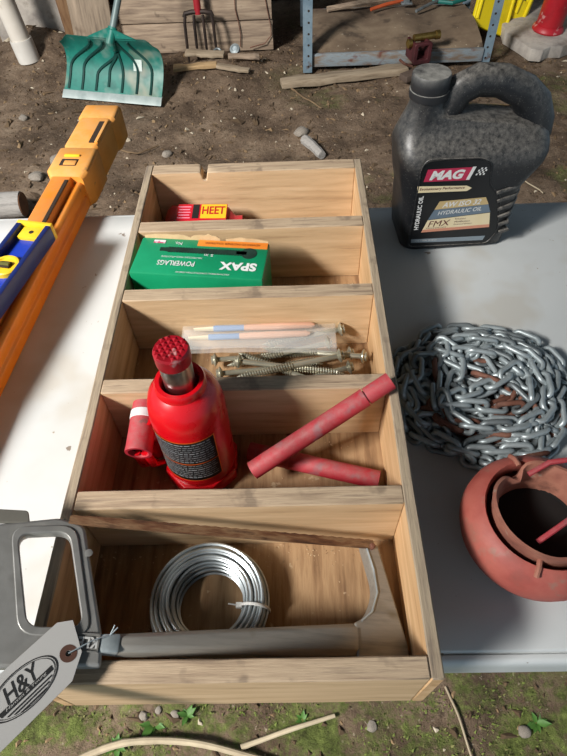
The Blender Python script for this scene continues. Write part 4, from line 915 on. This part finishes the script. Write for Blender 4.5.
o = g.obj('soil_crumbs', [clod_m, mat('brown_wood_chip', ['#6d5740', '#8d7556'], 3, 3, 1), mat('pale_chip', ['#a89a84', '#c0b49e'], 3, 3, .9)], smooth=0); tag(o, 'loose soil crumbs, bark bits and wood chips scattered over the ground', 'soil'); o['kind'] = 'stuff'
# moss and blades on the strip in front
g = G(); rr = random.Random(11)
for k in range(9000):
    x, y = rr.uniform(-.75, .75), rr.uniform(-.05, .42)
    if noise.noise(Vector((x*6, y*6, 2))) < -.02: continue
    h = gh(x, y); s_ = rr.uniform(.003, .008); a = rr.uniform(0, 2*PI); dx, dy = math.cos(a), math.sin(a)
    g.cur = rr.choice((0, 0, 1)); g.add([(x-dy*s_*.35, y+dx*s_*.35, h-.001), (x+dy*s_*.35, y-dx*s_*.35, h-.001), (x+dx*s_, y+dy*s_, h+s_*rr.uniform(.4, 1))], [(0, 1, 2)])
o = g.obj('moss', [mat('moss_green', ['#4d5a26', '#6b7836', '#7f8c48'], 9, 3, .9), mat('moss_olive', ['#5f5f34', '#7d7a4a'], 9, 3, .9)], smooth=0); tag(o, 'low green moss growing on the soil in front of the table', 'moss'); o['kind'] = 'stuff'

def weed(x, y, s_, n, lab_, sd):
    rr = random.Random(sd); t = thing('weed', lab_, 'weed', (x, y, gh(x, y)), (0, 0, rr.random()*6), 'small weeds on the soil')
    for k in range(n):
        a = 2*PI*k/n+rr.uniform(-.4, .4); L_ = s_*rr.uniform(.6, 1.1); e = rr.uniform(.3, 1.0); g = G(); vs = []
        for i, wd in enumerate((.08, .30, .38, .22, .02)):
            q = i/4; rd = L_*q*math.cos(e*(1-q*.5)); hz = L_*q*math.sin(e)*(1-.45*q)
            for sgn in (-1, 0, 1): vs.append((rd*math.cos(a)-sgn*wd*L_*math.sin(a)*.6, rd*math.sin(a)+sgn*wd*L_*math.cos(a)*.6, hz-(.06*L_ if sgn == 0 else 0)))
        g.add(vs, [(i*3+j, i*3+j+1, i*3+j+4, i*3+j+3) for i in range(4) for j in range(2)]); g.obj('leaf', leaf_g, t, smooth=60)
weed(-.31, .15, .035, 9, 'leafy green weed below the tray front left of centre', 1); weed(-.24, .165, .026, 7, 'small leafy weed touching the mossy strip under the tray edge', 2)
weed(-.52, 2.15, .05, 7, 'small green seedling on bare soil left of the tray rear', 3); weed(.48, .145, .03, 7, 'small weed on the dark soil under the right of the table', 4); weed(-.38, .115, .026, 6, 'low weed beside the bent pale stick', 5); weed(.0, .155, .02, 6, 'tiny weed near the straight stick', 6)
def stick(nm, pts, rad, m_, lab_, cat='stick', group='sticks on the soil'):
    P_ = [Vector(q) for q in pts]; sm = []
    for i in range(len(P_)-1):
        a, b, c, d = P_[max(i-1, 0)], P_[i], P_[i+1], P_[min(i+2, len(P_)-1)]
        for k in range(6):
            t = k/6; sm.append(.5*((2*b)+(c-a)*t+(2*a-5*b+4*c-d)*t*t+(3*b-a-3*c+d)*t**3))
    sm.append(P_[-1]); n = len(sm)
    R_ = [(rad[0]+(rad[1]-rad[0])*i/(n-1))*(1+.12*noise.noise(Vector((i*.7, rad[0]*900, 0)))) for i in range(n)]
    return tag(G().tube([(q.x, q.y, gh(q.x, q.y)*.5+q.z+R_[i]*.6) for i, q in enumerate(sm)], R_, 9).obj(nm, m_), lab_, cat, group)
stick('bent_stick', [(-.50, .055, .0), (-.436, .094, .006), (-.36, .116, .012), (-.28, .120, .012), (-.20, .113, .008), (-.106, .092, .004), (-.03, .075, 0)], (.0075, .006), stick_m, 'pale curved stick lying in the moss at the bottom')
stick('straight_stick', [(-.125, .108, .0), (-.03, .135, .006), (.066, .160, .004)], (.0055, .004), stick_m, 'short pale stick lying in the moss right of the bent one')
stick('twig', [(.30, .21, .0), (.315, .16, .006), (.328, .10, .0), (.34, .04, 0)], (.0025, .002), stick_m, 'thin pale twig on the soil beneath the table edge')
stick('twig', [(-.74, 2.33, 0), (-.66, 2.30, .005), (-.58, 2.36, 0)], (.004, .003), twig_m, 'thin brown twig on the soil left of the orange case tip')
stick('twig', [(-.50, 1.98, .0), (-.44, 1.96, .008), (-.37, 1.90, .0)], (.004, .0025), stick_m, 'thin pale twig between the orange case and the tray')
stick('twig', [(.02, 2.83, .0), (.09, 2.72, .008), (.16, 2.64, .0)], (.005, .003), twig_m, 'brown twig on the soil behind the centre of the tray')
stick('bark_piece', [(.07, 2.34, .006), (.11, 2.27, .006), (.14, 2.21, .006)], (.022, .018), bark, 'grey bark piece on the soil behind the tray centre')
stick('twig', [(.77, 1.95, .0), (.85, 2.03, .01), (.95, 2.02, .0)], (.004, .002), twig_m, 'brown twig on the soil right of the jug')
stick('twig', [(.86, 2.2, .0), (.90, 2.05, .01), (.99, 1.92, .0)], (.004, .002), stick_m, 'pale twig crossing the soil at the right of the jug handle')
